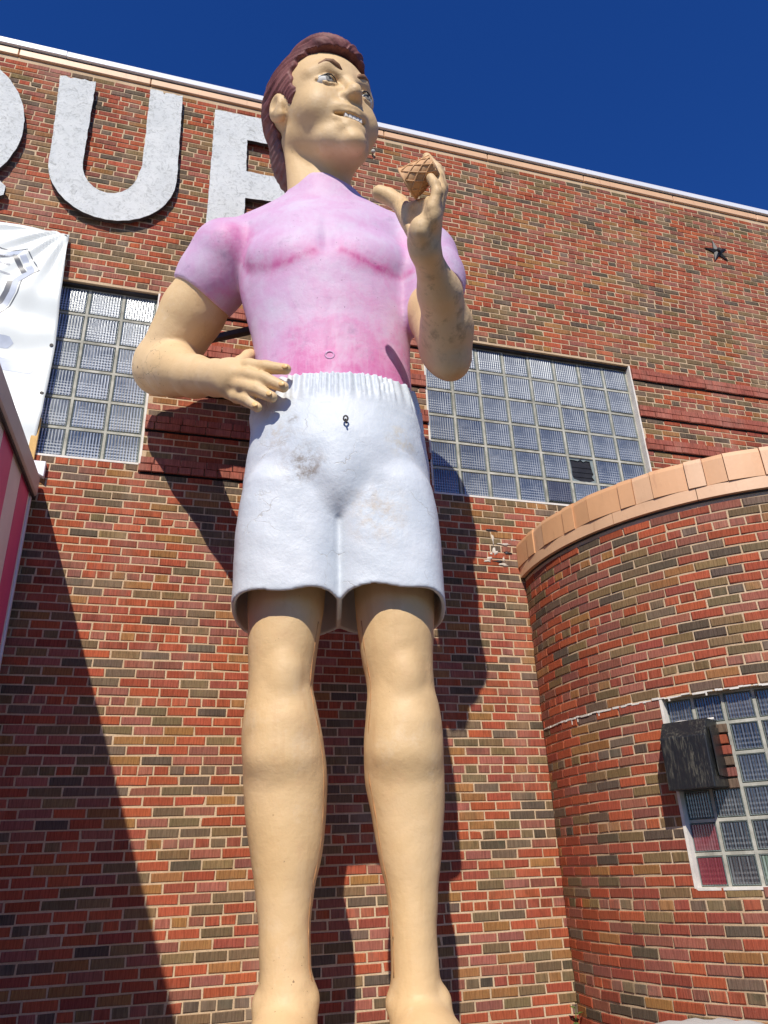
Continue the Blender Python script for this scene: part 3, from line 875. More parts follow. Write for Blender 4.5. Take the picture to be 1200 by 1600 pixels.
# ------------------------------------------------------------------ the statue: implicit surfaces turned into meshes
def hermite(keys, z):
    keys = np.array(keys, dtype=np.float64); t = keys[:, 0]; out = []
    for c in range(1, keys.shape[1]):
        y = keys[:, c]; dlt = np.diff(y) / np.diff(t); m = np.zeros_like(y)
        m[1:-1] = np.where(dlt[:-1] * dlt[1:] > 0, 2 * dlt[:-1] * dlt[1:] / (dlt[:-1] + dlt[1:] + 1e-12), 0)
        m[0], m[-1] = dlt[0], dlt[-1]
        zz = np.clip(z, t[0], t[-1]); i = np.clip(np.searchsorted(t, zz) - 1, 0, len(t) - 2)
        h = t[i + 1] - t[i]; s = (zz - t[i]) / h
        out.append(((2 * s**3 - 3 * s**2 + 1) * y[i] + (s**3 - 2 * s**2 + s) * h * m[i] + (-2 * s**3 + 3 * s**2) * y[i + 1] + (s**3 - s**2) * h * m[i + 1]).astype(np.float32))
    return out

class Field:
    def __init__(s, lo, hi, h):
        s.lo = np.array(lo, dtype=np.float32); s.h = h
        s.n = np.ceil((np.array(hi) - s.lo) / h).astype(int) + 1
        s.v = np.full(s.n, 9.0, dtype=np.float32)
    def part(s, lo, hi):
        a = np.clip(np.floor((np.array(lo) - s.lo) / s.h).astype(int), 0, s.n - 1)
        b = np.clip(np.ceil((np.array(hi) - s.lo) / s.h).astype(int) + 1, a + 1, s.n)
        sl = tuple(slice(int(p), int(q)) for p, q in zip(a, b))
        ax = [(s.lo[i] + s.h * np.arange(a[i], b[i])).astype(np.float32) for i in range(3)]
        return sl, ax[0][:, None, None], ax[1][None, :, None], ax[2][None, None, :]
    def add(s, fn, lo, hi, k=.0):
        sl, x, y, z = s.part(np.array(lo) - k - 2 * s.h, np.array(hi) + k + 2 * s.h)
        d = fn(x, y, z); v = s.v[sl]
        if k > 0:
            hh = np.maximum(k - np.abs(v - d), 0) / k; s.v[sl] = np.minimum(v, d) - hh * hh * k * .25
        else: s.v[sl] = np.minimum(v, d)
    def cut(s, fn, lo, hi, k=.0):
        sl, x, y, z = s.part(np.array(lo) - k - 2 * s.h, np.array(hi) + k + 2 * s.h)
        d = -fn(x, y, z); v = s.v[sl]
        if k > 0:
            hh = np.maximum(k - np.abs(v - d), 0) / k; s.v[sl] = np.maximum(v, d) + hh * hh * k * .25
        else: s.v[sl] = np.maximum(v, d)
    def keep(s, fn, k=.0):
        sl, x, y, z = s.part(s.lo, s.lo + s.h * s.n)
        d = fn(x, y, z); v = s.v
        if k > 0:
            hh = np.maximum(k - np.abs(v - d), 0) / k; s.v = (np.maximum(v, d) + hh * hh * k * .25).astype(np.float32)
        else: s.v = np.maximum(v, d).astype(np.float32)
    def warp(s, fn, lo, hi):
        sl, x, y, z = s.part(lo, hi); s.v[sl] += fn(x, y, z)
    # ---- shapes
    def ball(s, c, r, k=.05, sign=1, Rm=None):
        r = np.array(r if hasattr(r, '__len__') else (r, r, r), dtype=np.float32); c = np.array(c, dtype=np.float32)
        def fn(x, y, z):
            X, Y, Z = x - c[0], y - c[1], z - c[2]
            if Rm is not None: X, Y, Z = (Rm[0][0] * X + Rm[1][0] * Y + Rm[2][0] * Z, Rm[0][1] * X + Rm[1][1] * Y + Rm[2][1] * Z, Rm[0][2] * X + Rm[1][2] * Y + Rm[2][2] * Z)
            k0 = np.sqrt((X / r[0])**2 + (Y / r[1])**2 + (Z / r[2])**2)
            k1 = np.sqrt((X / r[0]**2)**2 + (Y / r[1]**2)**2 + (Z / r[2]**2)**2) + 1e-6
            return k0 * (k0 - 1) / k1
        m = r.max() if Rm is not None else r
        (s.add if sign > 0 else s.cut)(fn, c - m, c + m, k)
    def cap(s, a, b, ra, rb, k=.05, sign=1, flat=None):
        a = np.array(a, dtype=np.float32); b = np.array(b, dtype=np.float32); ab = b - a; L2 = float(ab @ ab) + 1e-9
        def fn(x, y, z):
            X, Y, Z = x - a[0], y - a[1], z - a[2]
            t = np.clip((X * ab[0] + Y * ab[1] + Z * ab[2]) / L2, 0, 1)
            dx, dy, dz = X - t * ab[0], Y - t * ab[1], Z - t * ab[2]
            d2 = dx**2 + dy**2 + dz**2
            if flat is not None:
                n, f = flat; q = dx * n[0] + dy * n[1] + dz * n[2]; d2 = d2 + q * q * (f * f - 1)
            ts = t * t * (3 - 2 * t)
            return np.sqrt(d2) - (ra + (rb - ra) * ts)
        m = max(ra, rb)
        (s.add if sign > 0 else s.cut)(fn, np.minimum(a, b) - m, np.maximum(a, b) + m, k)
    def chain(s, pts, k=.06, sign=1, **kw):
        for p, q in zip(pts[:-1], pts[1:]): s.cap(p[:3], q[:3], p[3], q[3], k, sign, **kw)
    def loft(s, keys, k=.05, sign=1, off=0.0, ex=2.0):
        z0, z1 = keys[0][0], keys[-1][0]
        ks = np.array(keys)
        def fn(x, y, z):
            cx, cy, rx, ry = hermite(keys, z.ravel()); sh = (1, 1, -1)
            cx, cy, rx, ry = [q.reshape(sh) for q in (cx, cy, rx + off, ry + off)]
            if ex == 2.0: q = np.sqrt(((x - cx) / rx)**2 + ((y - cy) / ry)**2)
            else: q = (np.abs((x - cx) / rx)**ex + np.abs((y - cy) / ry)**ex)**(1 / ex)
            d = (q - 1) * np.minimum(rx, ry)
            return np.maximum(d, np.maximum(z0 - z, z - z1))
        lo = ((ks[:, 1] - ks[:, 3]).min() - abs(off), (ks[:, 2] - ks[:, 4]).min() - abs(off), z0); hi = ((ks[:, 1] + ks[:, 3]).max() + abs(off), (ks[:, 2] + ks[:, 4]).max() + abs(off), z1)
        (s.add if sign > 0 else s.cut)(fn, lo, hi, k)
    # ---- surface nets
    def mesh(s, name):
        f = s.v; f[0], f[-1], f[:, 0], f[:, -1], f[:, :, 0], f[:, :, -1] = 9, 9, 9, 9, 9, 9
        b = (f < 0); n = np.array(f.shape) - 1
        cnt = np.zeros(n, dtype=np.uint8)
        for i in (0, 1):
            for j in (0, 1):
                for k in (0, 1): cnt += b[i:i + n[0], j:j + n[1], k:k + n[2]]
        act = (cnt > 0) & (cnt < 8); idx = np.full(n, -1, dtype=np.int32)
        ci = np.argwhere(act); idx[act] = np.arange(len(ci))
        cor = [(i, j, k) for i in (0, 1) for j in (0, 1) for k in (0, 1)]
        val = {c: f[ci[:, 0] + c[0], ci[:, 1] + c[1], ci[:, 2] + c[2]] for c in cor}
        acc = np.zeros((len(ci), 3)); num = np.zeros(len(ci))
        for c in cor:
            for ax in range(3):
                if c[ax]: continue
                e = list(c); e[ax] = 1; e = tuple(e)
                a, q = val[c], val[e]; m = (a < 0) != (q < 0); t = np.where(m, a / np.where(m, a - q, 1), 0)
                p = np.tile(np.array(c, dtype=float), (len(ci), 1)); p[:, ax] += t
                acc += p * m[:, None]; num += m
        V = (ci + acc / num[:, None]) * s.h + s.lo
        Q = []
        for ax in range(3):
            A = np.moveaxis(b, ax, 0); e = A[:-1] != A[1:]
            e = np.moveaxis(e, 0, ax)
            o1, o2 = [(1, 2), (2, 0), (0, 1)][ax]
            g = np.argwhere(e); g = g[(g[:, o1] > 0) & (g[:, o2] > 0) & (g[:, o1] < n[o1]) & (g[:, o2] < n[o2])]
            ins = b[g[:, 0], g[:, 1], g[:, 2]]
            def cell(d1, d2):
                h_ = g.copy(); h_[:, o1] -= d1; h_[:, o2] -= d2; return idx[h_[:, 0], h_[:, 1], h_[:, 2]]
            q = np.stack([cell(1, 1), cell(0, 1), cell(0, 0), cell(1, 0)], 1)
            q[~ins] = q[~ins][:, ::-1]; Q.append(q)
        Q = np.concatenate(Q)
        # light smoothing
        for lam in (.5, -.52, .45, -.46):
            sm_ = np.zeros_like(V); ct = np.zeros(len(V))
            for a, c in ((0, 1), (1, 2), (2, 3), (3, 0)):
                np.add.at(sm_, Q[:, a], V[Q[:, c]]); np.add.at(ct, Q[:, a], 1)
            V = V + lam * (sm_ / np.maximum(ct, 1)[:, None] - V)
        me = bpy.data.meshes.new(name)
        me.vertices.add(len(V)); me.vertices.foreach_set('co', V.astype(np.float32).ravel())
        me.loops.add(len(Q) * 4); me.loops.foreach_set('vertex_index', Q.astype(np.int32).ravel())
        me.polygons.add(len(Q)); me.polygons.foreach_set('loop_start', np.arange(0, len(Q) * 4, 4, dtype=np.int32))
        me.polygons.foreach_set('loop_total', np.full(len(Q), 4, dtype=np.int32))
        me.update(calc_edges=True); me.validate(); me.shade_smooth()
        return me, V

def seg_dist(P, pts):
    d = np.full(len(P), 9.0)
    for a, b in zip(pts[:-1], pts[1:]):
        a, b = np.array(a), np.array(b); ab = b - a
        t = np.clip(((P - a) @ ab) / (ab @ ab), 0, 1); d = np.minimum(d, np.linalg.norm(P - a - t[:, None] * ab, axis=1))
    return d

# ---- proportions (metres, statue frame: x right in the photo, -y front, z up)
LEG_R = [(.62, -.30, -.05, .17, .26), (.80, -.299, -.02, .166, .20), (.90, -.295, .02, .160, .172), (.95, -.293, .03, .150, .165), (1.05, -.302, .03, .137, .155), (1.18, -.309, .03, .138, .158),
         (1.38, -.314, .04, .158, .18), (1.59, -.310, .05, .201, .22), (1.81, -.317, .06, .233, .25), (2.04, -.327, .05, .247, .26), (2.20, -.342, .02, .243, .25), (2.39, -.355, -.01, .217, .235), (2.52, -.358, -.01, .197, .225),
         (2.79, -.348, -.01, .219, .25), (3.06, -.337, 0, .245, .28), (3.5, -.33, .0, .27, .31)]
LEG_L = [(.60, .42, -.05, .175, .26), (.76, .415, -.02, .170, .20), (.86, .392, .02, .156, .172), (.91, .386, .03, .140, .163), (1.01, .387, .03, .129, .153), (1.14, .386, .03, .127, .156),
         (1.34, .392, .04, .140, .175), (1.55, .390, .05, .178, .21), (1.77, .389, .06, .211, .24), (2.00, .379, .05, .236, .255), (2.16, .379, .02, .238, .25), (2.36, .382, -.01, .223, .235), (2.50, .374, -.01, .207, .225),
         (2.76, .360, -.01, .231, .25), (3.04, .361, 0, .256, .28), (3.5, .35, .0, .275, .31)]
TORSO = [(4.05, 0, 0, .56, .38), (4.55, -.015, .0, .570, .385), (4.85, -.02, .0, .575, .375), (5.10, -.03, -.005, .595, .38), (5.35, -.045, -.01, .640, .40), (5.6, -.06, -.015, .685, .42), (5.85, -.07, -.01, .70, .42),
         (6.10, -.08, .0, .68, .385), (6.28, -.09, .02, .58, .33), (6.42, -.10, .03, .42, .29), (6.56, -.10, .03, .315, .275), (6.72, -.10, .03, .285, .27), (7.0, -.09, .03, .28, .275)]
ARM_R = [(-.87, .04, 6.02, .29), (-.985, .13, 5.86, .275), (-1.15, .26, 5.63, .248), (-1.38, .46, 5.29, .225)]
FORE_R = [(-1.42, .48, 5.26, .215), (-1.28, .33, 5.11, .205), (-1.06, .10, 4.885, .155), (-.855, -.14, 4.705, .125)]
ARM_L = [(.715, .02, 6.00, .29), (.745, -.08, 5.70, .255), (.75, -.22, 5.25, .21), (.765, -.35, 4.85, .185)]
FORE_L = [(.772, -.39, 4.73, .150), (0.758, -0.544, 4.861, .160), (0.682, -0.785, 4.930, .128), (0.545, -1.134, 4.971, .087)]
HC = np.array([-.038, -.104, 6.823]); HS = 1.128
def head_rot(yaw, pit, rol):
    cy, sy = math.cos(yaw), math.sin(yaw); Rz = np.array([[cy, -sy, 0], [sy, cy, 0], [0, 0, 1]])
    c, s_ = math.cos(pit), math.sin(pit); Rx = np.array([[1, 0, 0], [0, c, -s_], [0, s_, c]])
    c, s_ = math.cos(rol), math.sin(rol); Ry = np.array([[c, 0, s_], [0, 1, 0], [-s_, 0, c]])
    return Rz @ Rx @ Ry
HM = head_rot(R(30.5), R(3.1), R(-7.57))
def hp(x, y, z): return tuple(HC + HS * (HM @ np.array([x, y, z])))
class Head:
    # shapes given in the head's own frame (chin 0, crown 1)
    def __init__(s, f): s.f = f
    def ball(s, c, r, k=.04, sign=1): s.f.ball(hp(*c), np.array(r if hasattr(r, '__len__') else (r,) * 3) * HS, k, sign, HM)
    def cap(s, a, b, ra, rb, k=.04, sign=1): s.f.cap(hp(*a), hp(*b), ra * HS, rb * HS, k, sign)
    def chain(s, pts, k=.03, sign=1):
        for p, q in zip(pts[:-1], pts[1:]): s.cap(p[:3], q[:3], p[3], q[3], k, sign)

def skull(H):
    H.ball((0, .07, .64), (.385, .45, .39), .05)
    H.ball((0, -.05, .46), (.335, .325, .43), .12)
    H.ball((0, -.14, .19), (.19, .24, .225), .12)
    H.chain([(-.225, .02, .26, .07), (-.125, -.20, .085, .058), (0, -.325, .01, .058), (.115, -.20, .085, .058), (.185, .01, .26, .065)], .10)
def make_body():
    F = Field((-1.85, -1.52, .46), (1.15, .85, 8.1), .0125)
    F.loft(LEG_R, .03); F.loft(LEG_L, .03)
    for sx, cx, kz in ((-1, -.345, 2.60), (1, .378, 2.58)):
        F.ball((cx + .01, -.160, kz - .03), (.112, .100, .180), .030)         # knee cap
        F.ball((cx + .045, -.150, kz - .34), (.085, .085, .10), .09)
        F.ball((cx - .06, -.145, kz - .38), (.07, .08, .12), .10)
        F.ball((cx - .005, -.112, 2.09), (.160, .125, .10), .11)
    F.warp(lambda x, y, z: (0.0016 * np.sin(x * 17 + z * 9 + 1.3 * np.sin(z * 5)) * np.sin(z * 11 + y * 13 + x * 4) + .0007 * np.sin(x * 31 - z * 21) * np.sin(z * 27 + y * 19 + 1)).astype(np.float32), (-.75, -.45, .95), (.80, .45, 2.95))   # hand-laid fibreglass unevenness
    for cx, z0 in ((-.30, 0), (.40, -.03)):
        s_ = 1 if cx > 0 else -1
        F.ball((cx - .118, .03, .885 + z0), (.045, .06, .05), .06); F.ball((cx + .118, .01, .90 + z0), (.045, .06, .05), .06)
        F.chain([(cx, .12, .62, .16), (cx + s_ * .02, -.18, .66, .18), (cx + s_ * .06, -.52, .57, .14), (cx + s_ * .09, -.78, .52, .10)], .08)
    F.loft([(z, a, b, c - .045, d - .045) for z, a, b, c, d in TORSO], .05)
    F.chain([(a, b, c, d - e) for (a, b, c, d), e in zip(ARM_R, (.06, .03, 0, 0))], .05); F.chain(FORE_R, .05)
    F.ball((-1.44, .50, 5.18), (.17, .17, .15), .08)
    F.chain([(a, b, c, d - e) for (a, b, c, d), e in zip(ARM_L, (.06, .02, 0, 0))], .06); F.chain(FORE_L, .10)
    F.ball((.80, -.40, 4.66), (.10, .10, .115), .10)
    # crease at the inner right elbow
    F.cap((-1.30, .25, 5.32), (-1.16, .22, 5.14), .012, .012, .05, -1)
    # right hand on the hip
    F.chain([(-.855, -.14, 4.70, .122), (-.78, -.22, 4.64, .115), (-.70, -.29, 4.60, .105)], .06)
    F.ball((-.72, -.27, 4.61), (.13, .085, .155), .06)
    for pts in ([(-.72, -.27, 4.70, .062), (-.60, -.36, 4.645, .056), (-.485, -.41, 4.60, .050), (-.345, -.445, 4.562, .040)],
                [(-.72, -.30, 4.62, .062), (-.60, -.39, 4.545, .057), (-.492, -.435, 4.487, .051), (-.358, -.465, 4.404, .041)],
                [(-.73, -.28, 4.56, .060), (-.63, -.37, 4.475, .054), (-.542, -.42, 4.413, .049), (-.432, -.455, 4.330, .040)],
                [(-.75, -.24, 4.52, .056), (-.68, -.30, 4.438, .049), (-.614, -.355, 4.377, .045), (-.530, -.395, 4.288, .036)],
                [(-.76, -.15, 4.76, .065), (-.70, -.10, 4.86, .058), (-.655, -.04, 4.97, .050), (-.640, .0, 5.02, .045)]):
        F.chain([(a, b, c, d * .93) for a, b, c, d in pts], .02)
    # left hand holding the cone
    F.chain([(0.545, -1.134, 4.971, 0.087), (0.540, -1.170, 5.033, 0.089)], .06)
    F.chain([(0.527, -1.152, 5.033, 0.085), (0.527, -1.152, 5.167, 0.089), (0.545, -1.161, 5.274, 0.076)], .05)
    F.ball((0.576, -1.223, 5.149), (0.076, 0.125, 0.142), .06)
    F.ball((0.505, -1.250, 5.024), (0.067, 0.076, 0.098), .05)
    F.ball((0.576, -1.312, 5.096), (0.049, 0.067, 0.098), .05)
    F.ball((0.478, -1.134, 5.238), (0.062, 0.067, 0.125), .05)
    F.ball((0.478, -1.250, 5.185), (0.049, 0.080, 0.089), .06, -1)
    for pts in ([(0.571, -1.348, 5.096, 0.045), (0.603, -1.379, 5.185, 0.040), (0.594, -1.388, 5.250, 0.036), (0.570, -1.383, 5.314, 0.033)],
                [(0.607, -1.285, 5.158, 0.046), (0.635, -1.321, 5.274, 0.042), (0.627, -1.325, 5.398, 0.038), (0.578, -1.321, 5.492, 0.035)],
                [(0.629, -1.223, 5.211, 0.046), (0.662, -1.259, 5.380, 0.042), (0.641, -1.259, 5.541, 0.038), (0.582, -1.259, 5.625, 0.035)],
                [(0.634, -1.161, 5.247, 0.046), (0.678, -1.183, 5.443, 0.042), (0.667, -1.187, 5.603, 0.038), (0.594, -1.187, 5.732, 0.035)],
                [(0.478, -1.116, 5.220, 0.067), (0.411, -1.072, 5.434, 0.053), (0.344, -1.054, 5.514, 0.052), (0.285, -1.049, 5.550, 0.049)]):
        F.chain([(a, b, c, d * (.90 if pts[-1][0] > .4 else 1.06)) for a, b, c, d in pts], .012)
    # neck and head
    F.cap((-.11, .04, 6.5), hp(-.03, .11, .26), .262, .215, .06)
    F.cap((-.30, -.10, 6.60), hp(-.26, .12, .28), .05, .05, .14)              # neck tendon
    H = Head(F); skull(H)
    for sx in (-1, 1):
        H.ball((sx * .19, -.20, .33), (.13, .13, .14), .10)                   # cheek
        H.chain([(sx * .06, -.330, .590, .032), (sx * .15, -.325, .640, .033), (sx * .255, -.250, .590, .03)], .07)   # brow ridge
        H.ball((sx * .163, -.375, .502), (.095, .060, .052), .05, -1)         # eye socket
        H.ball((sx * .050, -.375, .365), (.038, .042, .036), .03)             # nostril wing
        H.ball((sx * .382, .045, .485), (.045, .09, .110), .03)               # ear
        H.ball((sx * .424, .03, .505), (.028, .05, .062), .02, -1)
        H.ball((sx * .375, .02, .390), (.035, .045, .04), .03)
        H.chain([(sx * .095, -.347, .488, .013), (sx * .130, -.354, .528, .011), (sx * .180, -.346, .537, .011), (sx * .240, -.308, .500, .012)], .012)   # lids
        H.chain([(sx * .095, -.347, .486, .011), (sx * .140, -.350, .463, .012), (sx * .190, -.338, .465, .012), (sx * .240, -.308, .498, .010)], .012)
    H.chain([(0, -.335, .60, .045), (0, -.375, .50, .036), (0, -.425, .40, .040), (0, -.425, .375, .043)], .05)   # nose
    H.ball((0, -.335, .27), (.13, .07, .05), .06)                             # upper lip mass
    H.ball((0, -.345, .11), (.10, .05, .05), .07)
    H.ball((0, -.355, -.01), (.068, .055, .048), .07)                        # chin
    def hloc(x, y, z):
        P = [x - HC[0], y - HC[1], z - HC[2]]
        return [(HM[0][i] * P[0] + HM[1][i] * P[1] + HM[2][i] * P[2]) / HS for i in range(3)]
    def under_nose(x, y, z):
        X, Y, Z = hloc(x, y, z)
        return np.maximum(np.maximum(Z - (.352 - .42 * (Y + .475)), Y + .392), np.maximum(np.abs(X) - .12, .28 - Z)) * HS
    c0 = np.array(hp(0, -.43, .34)); F.cut(under_nose, c0 - .2, c0 + .2, .012)
    # open smiling mouth
    def mouth(x, y, z):
        X, Y, Z = hloc(x, y, z); X = X + .012
        c = .175 + 2.6 * X * X
        hgt = .042 * np.sqrt(np.clip(1 - (X / .130)**2, 0.0001, 1))
        return np.maximum(np.maximum((np.abs(Z - c) - hgt), np.abs(X) - .130), Y + .26) * HS
    c0 = np.array(hp(0, -.38, .21)); F.cut(mouth, c0 - .3, c0 + .3, .010)
    def lip(sg, y0, th):
        return [(x_ - .012, y0 + .070 * (abs(x_) / .125)**2, .175 + 2.6 * x_ * x_ + sg * .045 * math.sqrt(max(0, 1 - (x_ / .131)**2)), .009 + th * (1 - (x_ / .13)**2)) for x_ in (-.124, -.105, -.075, -.038, 0, .038, .075, .105, .124)]
    H.chain(lip(1, -.386, .005), .02); H.chain(lip(-1, -.376, .011), .025)
    return F.mesh('body')

def make_shirt():
    F = Field((-1.62, -.72, 4.30), (1.15, .60, 6.98), .0125)
    F.loft(TORSO, .05)
    for cx, zc, s_ in ((-.345, 5.735, 1), (.215, 5.715, -1)):
        Rm = head_rot(R(8 * -s_), 0, R(8 * s_))
        F.ball((cx, -.268, zc - .005), (.335, .165, .235), .06, 1, Rm)
    F.cap((-.075, -.455, 6.0), (-.065, -.475, 5.7), .012, .02, .08, -1)
    for a, b in (((-.10, .05, 6.52), (-.82, .05, 6.09)), ((-.10, .05, 6.52), (.66, .03, 6.09))): F.cap(a, b, .225, .225, .14)
    F.chain([(a, b, c, d + .004) for a, b, c, d in ARM_R], .05)
    F.chain([(a, b, c, d + .005) for a, b, c, d in ARM_L[:3]], .10)
    F.cap((-.74, -.31, 6.0), (-.72, -.24, 5.42), .022, .03, .08, -1)           # fold between chest and right arm
    F.cap((-.05, -.420, 5.2), (-.05, -.392, 4.80), .004, .008, .05, -1)       # middle line
    # sleeve hems and neckline
    def trim(x, y, z):
        aR = np.array([-1.06, -.08, 5.60]); n = np.array([-.60, .32, -.73]); n /= np.linalg.norm(n)
        dR = (x - aR[0]) * n[0] + (y - aR[1]) * n[1] + (z - aR[2]) * n[2] + .012 * np.sin((y - .2) * 12)
        dR = np.where(x + 0 * y + 0 * z < -.79, dR, -1)
        aL = np.array([.76, -.17, 5.50]); m = np.array([.05, -.25, -.97]); m /= np.linalg.norm(m)
        dL = (x - aL[0]) * m[0] + (y - aL[1]) * m[1] + (z - aL[2]) * m[2]
        dL = np.where((x + 0 * y + 0 * z > .63), dL, -1)
        nk = z - (6.715 + .22 * y - .26 * (x + .05)) + .012 * np.sin(x * 22)
        return np.maximum(np.maximum(dR, dL), np.maximum(nk, 4.34 - z)).astype(np.float32)
    F.keep(trim)
    me, V = F.mesh('shirt')
    # airbrushed magenta: along the chest creases, the arm folds and the belly
    flat = V * (1, 0, 1); front = np.clip((-.10 - V[:, 1]) / .08, 0, 1)
    flat = flat - (0, 0, .035)
    d1 = seg_dist(flat, [(-0.730, 0, 5.706), (-0.630, 0, 5.584), (-0.489, 0, 5.509), (-0.326, 0, 5.529), (-0.164, 0, 5.599)]); d2 = seg_dist(flat, [(0.047, 0, 5.605), (0.187, 0, 5.537), (0.314, 0, 5.501), (0.452, 0, 5.496), (0.562, 0, 5.523)])
    d3 = seg_dist(V, [(-.76, -.22, 5.95), (-.78, -.15, 5.65), (-.86, -.02, 5.42), (-1.0, .0, 5.45)])
    d4 = seg_dist(V, [(.58, -.22, 5.9), (.60, -.15, 5.5), (.60, 0, 4.6)])
    ln = front * (np.exp(-(np.minimum(d1, d2) / .032)**2) * .48 + .34 * np.exp(-(np.minimum(d1, d2) / .13)**2))
    ln = np.maximum(ln, .75 * np.exp(-(d3 / .16)**2)); ln = np.maximum(ln, .55 * np.exp(-(d4 / .16)**2))
    belly = np.clip((5.60 - V[:, 2]) / .95, 0, 1)**1.2 * .72 * np.clip((V[:, 0] + .62) / .35, .15, 1)
    a = np.clip(np.maximum(ln, belly), 0, 1)
    at = me.attributes.new('airbrush', 'FLOAT', 'POINT'); at.data.foreach_set('value', a.astype(np.float32))
    return me

HIP = [(3.50, .0, .01, .52, .20), (3.60, .0, .01, .60, .34), (3.70, 0.0, .01, .635, .405), (3.85, .0, .005, .645, .43), (4.1, .005, .0, .632, .435), (4.3, .005, -.003, .615, .425), (4.45, -.005, 0, .595, .412), (4.60, -.01, 0, .585, .405)]
def make_shorts():
    F = Field((-.86, -.66, 2.86), (.86, .62, 4.68), .011)
    F.loft(HIP, .03, ex=2.3)
    for cx in (-.306, .309):
        F.loft([(2.88, cx * 1.01, .0, .360, .405), (3.1, cx * 1.01, .0, .360, .405), (3.4, cx, .0, .362, .41), (3.75, cx * .97, .0, .345, .415), (3.95, cx * .9, 0, .28, .37)], .02, ex=3.1)
    F.ball((-.005, -.250, 3.80), (.215, .215, .285), .05)                     # low belly bulge
    F.ball((-.005, -.26, 4.02), (.40, .18, .26), .15)
    F.cap((0, -.345, 3.50), (0, -.335, 2.8), .008, .010, .03, -1)
    F.cap((0, .41, 3.6), (0, .40, 2.8), .02, .03, .05, -1)
    # elastic waistband ribs
    def ribs(x, y, z):
        a = np.arctan2(y, x); zz = np.clip((z - 4.34) / .12, 0, 1) * np.clip((4.62 - z) / .03, 0, 1)
        r = np.sin(a * 66 + 2.2 * np.sin(a * 7) + 1.5 * np.sin(a * 17 + 1)); 
        return (zz * (.0085 * r + .004 * np.sin(a * 29 + 1)) - .010 * np.exp(-((z - 4.43) / .10)**2)).astype(np.float32)
    F.warp(ribs, (-.86, -.66, 4.15), (.86, .62, 4.68))
    def wobble(x, y, z):
        return (.003 * np.sin(x * 9 + z * 4) * np.sin(z * 7 + y * 3) + .002 * np.sin(x * 21 + z * 13 + 1) * np.sin(z * 17 - x * 5)).astype(np.float32)
    F.warp(wobble, (-.86, -.66, 2.86), (.86, .62, 4.3))
    # hollow legs and the hem
    for cx in (-.306, .309):
        s_ = 1 if cx > 0 else -1
        F.cut(lambda x, y, z, cx=cx, s_=s_: (np.maximum(np.maximum(((np.abs((x - cx * 1.01) / .336)**3.1 + np.abs(y / .382)**3.1)**(1 / 3.1) - 1) * .33, z - 3.40), .016 - s_ * x)), (cx - .36, -.40, 2.8), (cx + .36, .40, 3.42), .01)
    F.keep(lambda x, y, z: (2.955 + np.clip(-y - .02, 0, 1) * .19 - z + .012 * np.sin(x * 6 + .6) + .010 * np.sin(x * 17 + y * 5) - .05 * np.clip(.06 - np.abs(x), 0, 1) * 8 * (y < 0)).astype(np.float32), .012)
    F.keep(lambda x, y, z: (z - 4.575 + .006 * np.sin(np.arctan2(y, x) * 66) + 0 * x).astype(np.float32), .01)
    return F.mesh('shorts')[0]

def make_hair():
    c = np.array(hp(0, 0, .55)); F = Field(c - (.85, .85, .95), c + (.85, .85, .75), .0105)
    H = Head(F); H.ball((0, .075, .665), (.418, .492, .415), .05)
    for sx in (-1, 1): H.ball((sx * .325, -.105, .53), (.040, .06, .14), .05)
    H.ball((0, .22, .32), (.33, .30, .38), .10)                              # back of the head down to the nape
    H.ball((-.02, .20, .12), (.19, .165, .22), .10)
    H.ball((.0, -.12, .95), (.27, .245, .13), .10)                        # quiff
    H.ball((.0, -.285, .885), (.215, .115, .085), .06)
    def loc(x, y, z):
        P = [x - HC[0], y - HC[1], z - HC[2]]
        return [(HM[0][i] * P[0] + HM[1][i] * P[1] + HM[2][i] * P[2]) / HS for i in range(3)]
    def strands(x, y, z):
        X, Y, Z = loc(x, y, z)
        a = np.arctan2(Z - .55, np.abs(X) + .12 + .18 * np.clip(Y, 0, 1))
        q = a * 44 + 6.0 * np.sin(Y * 4.2 + Z * 2) + 1.6 * np.sin(Y * 13 + X * 7 + Z * 5)
        return (.0065 * np.sin(q) * (.6 + .4 * np.sin(Y * 9 + Z * 11)) + .004 * np.sin(q * 1.7 + Y * 9)).astype(np.float32)
    F.warp(strands, F.lo, F.lo + F.h * F.n)
    def region(x, y, z):
        X, Y, Z = loc(x, y, z); ax = np.abs(X)
        # hairline: fringe, temple, sideburn in front of the ear, round the ear and down to the nape
        temple = np.interp(Z.ravel(), [.0, .38, .41, .47, .62, .74, .82, .86, 2], [.16, .16, -.10, -.165, -.15, -.19, -.27, -.60, -.60]).reshape(Z.shape)
        sb = temple - Y + .010 * np.sin(Z * 60)
        low = np.where(Y < -.24, .815 + .05 * np.clip(.1 - ax, 0, 1) + .008 * np.sin(X * 70) - Z, -1.0)
        ear = np.where(ax > .28, .118 - np.sqrt((Y - .055)**2 + ((Z - .46) * .9)**2), -1.0)
        return (np.maximum(np.maximum(np.maximum(sb, low), ear), -.09 - Z) * HS * .8).astype(np.float32)
    F.keep(region, .012)
    return F.mesh('hair')[0]

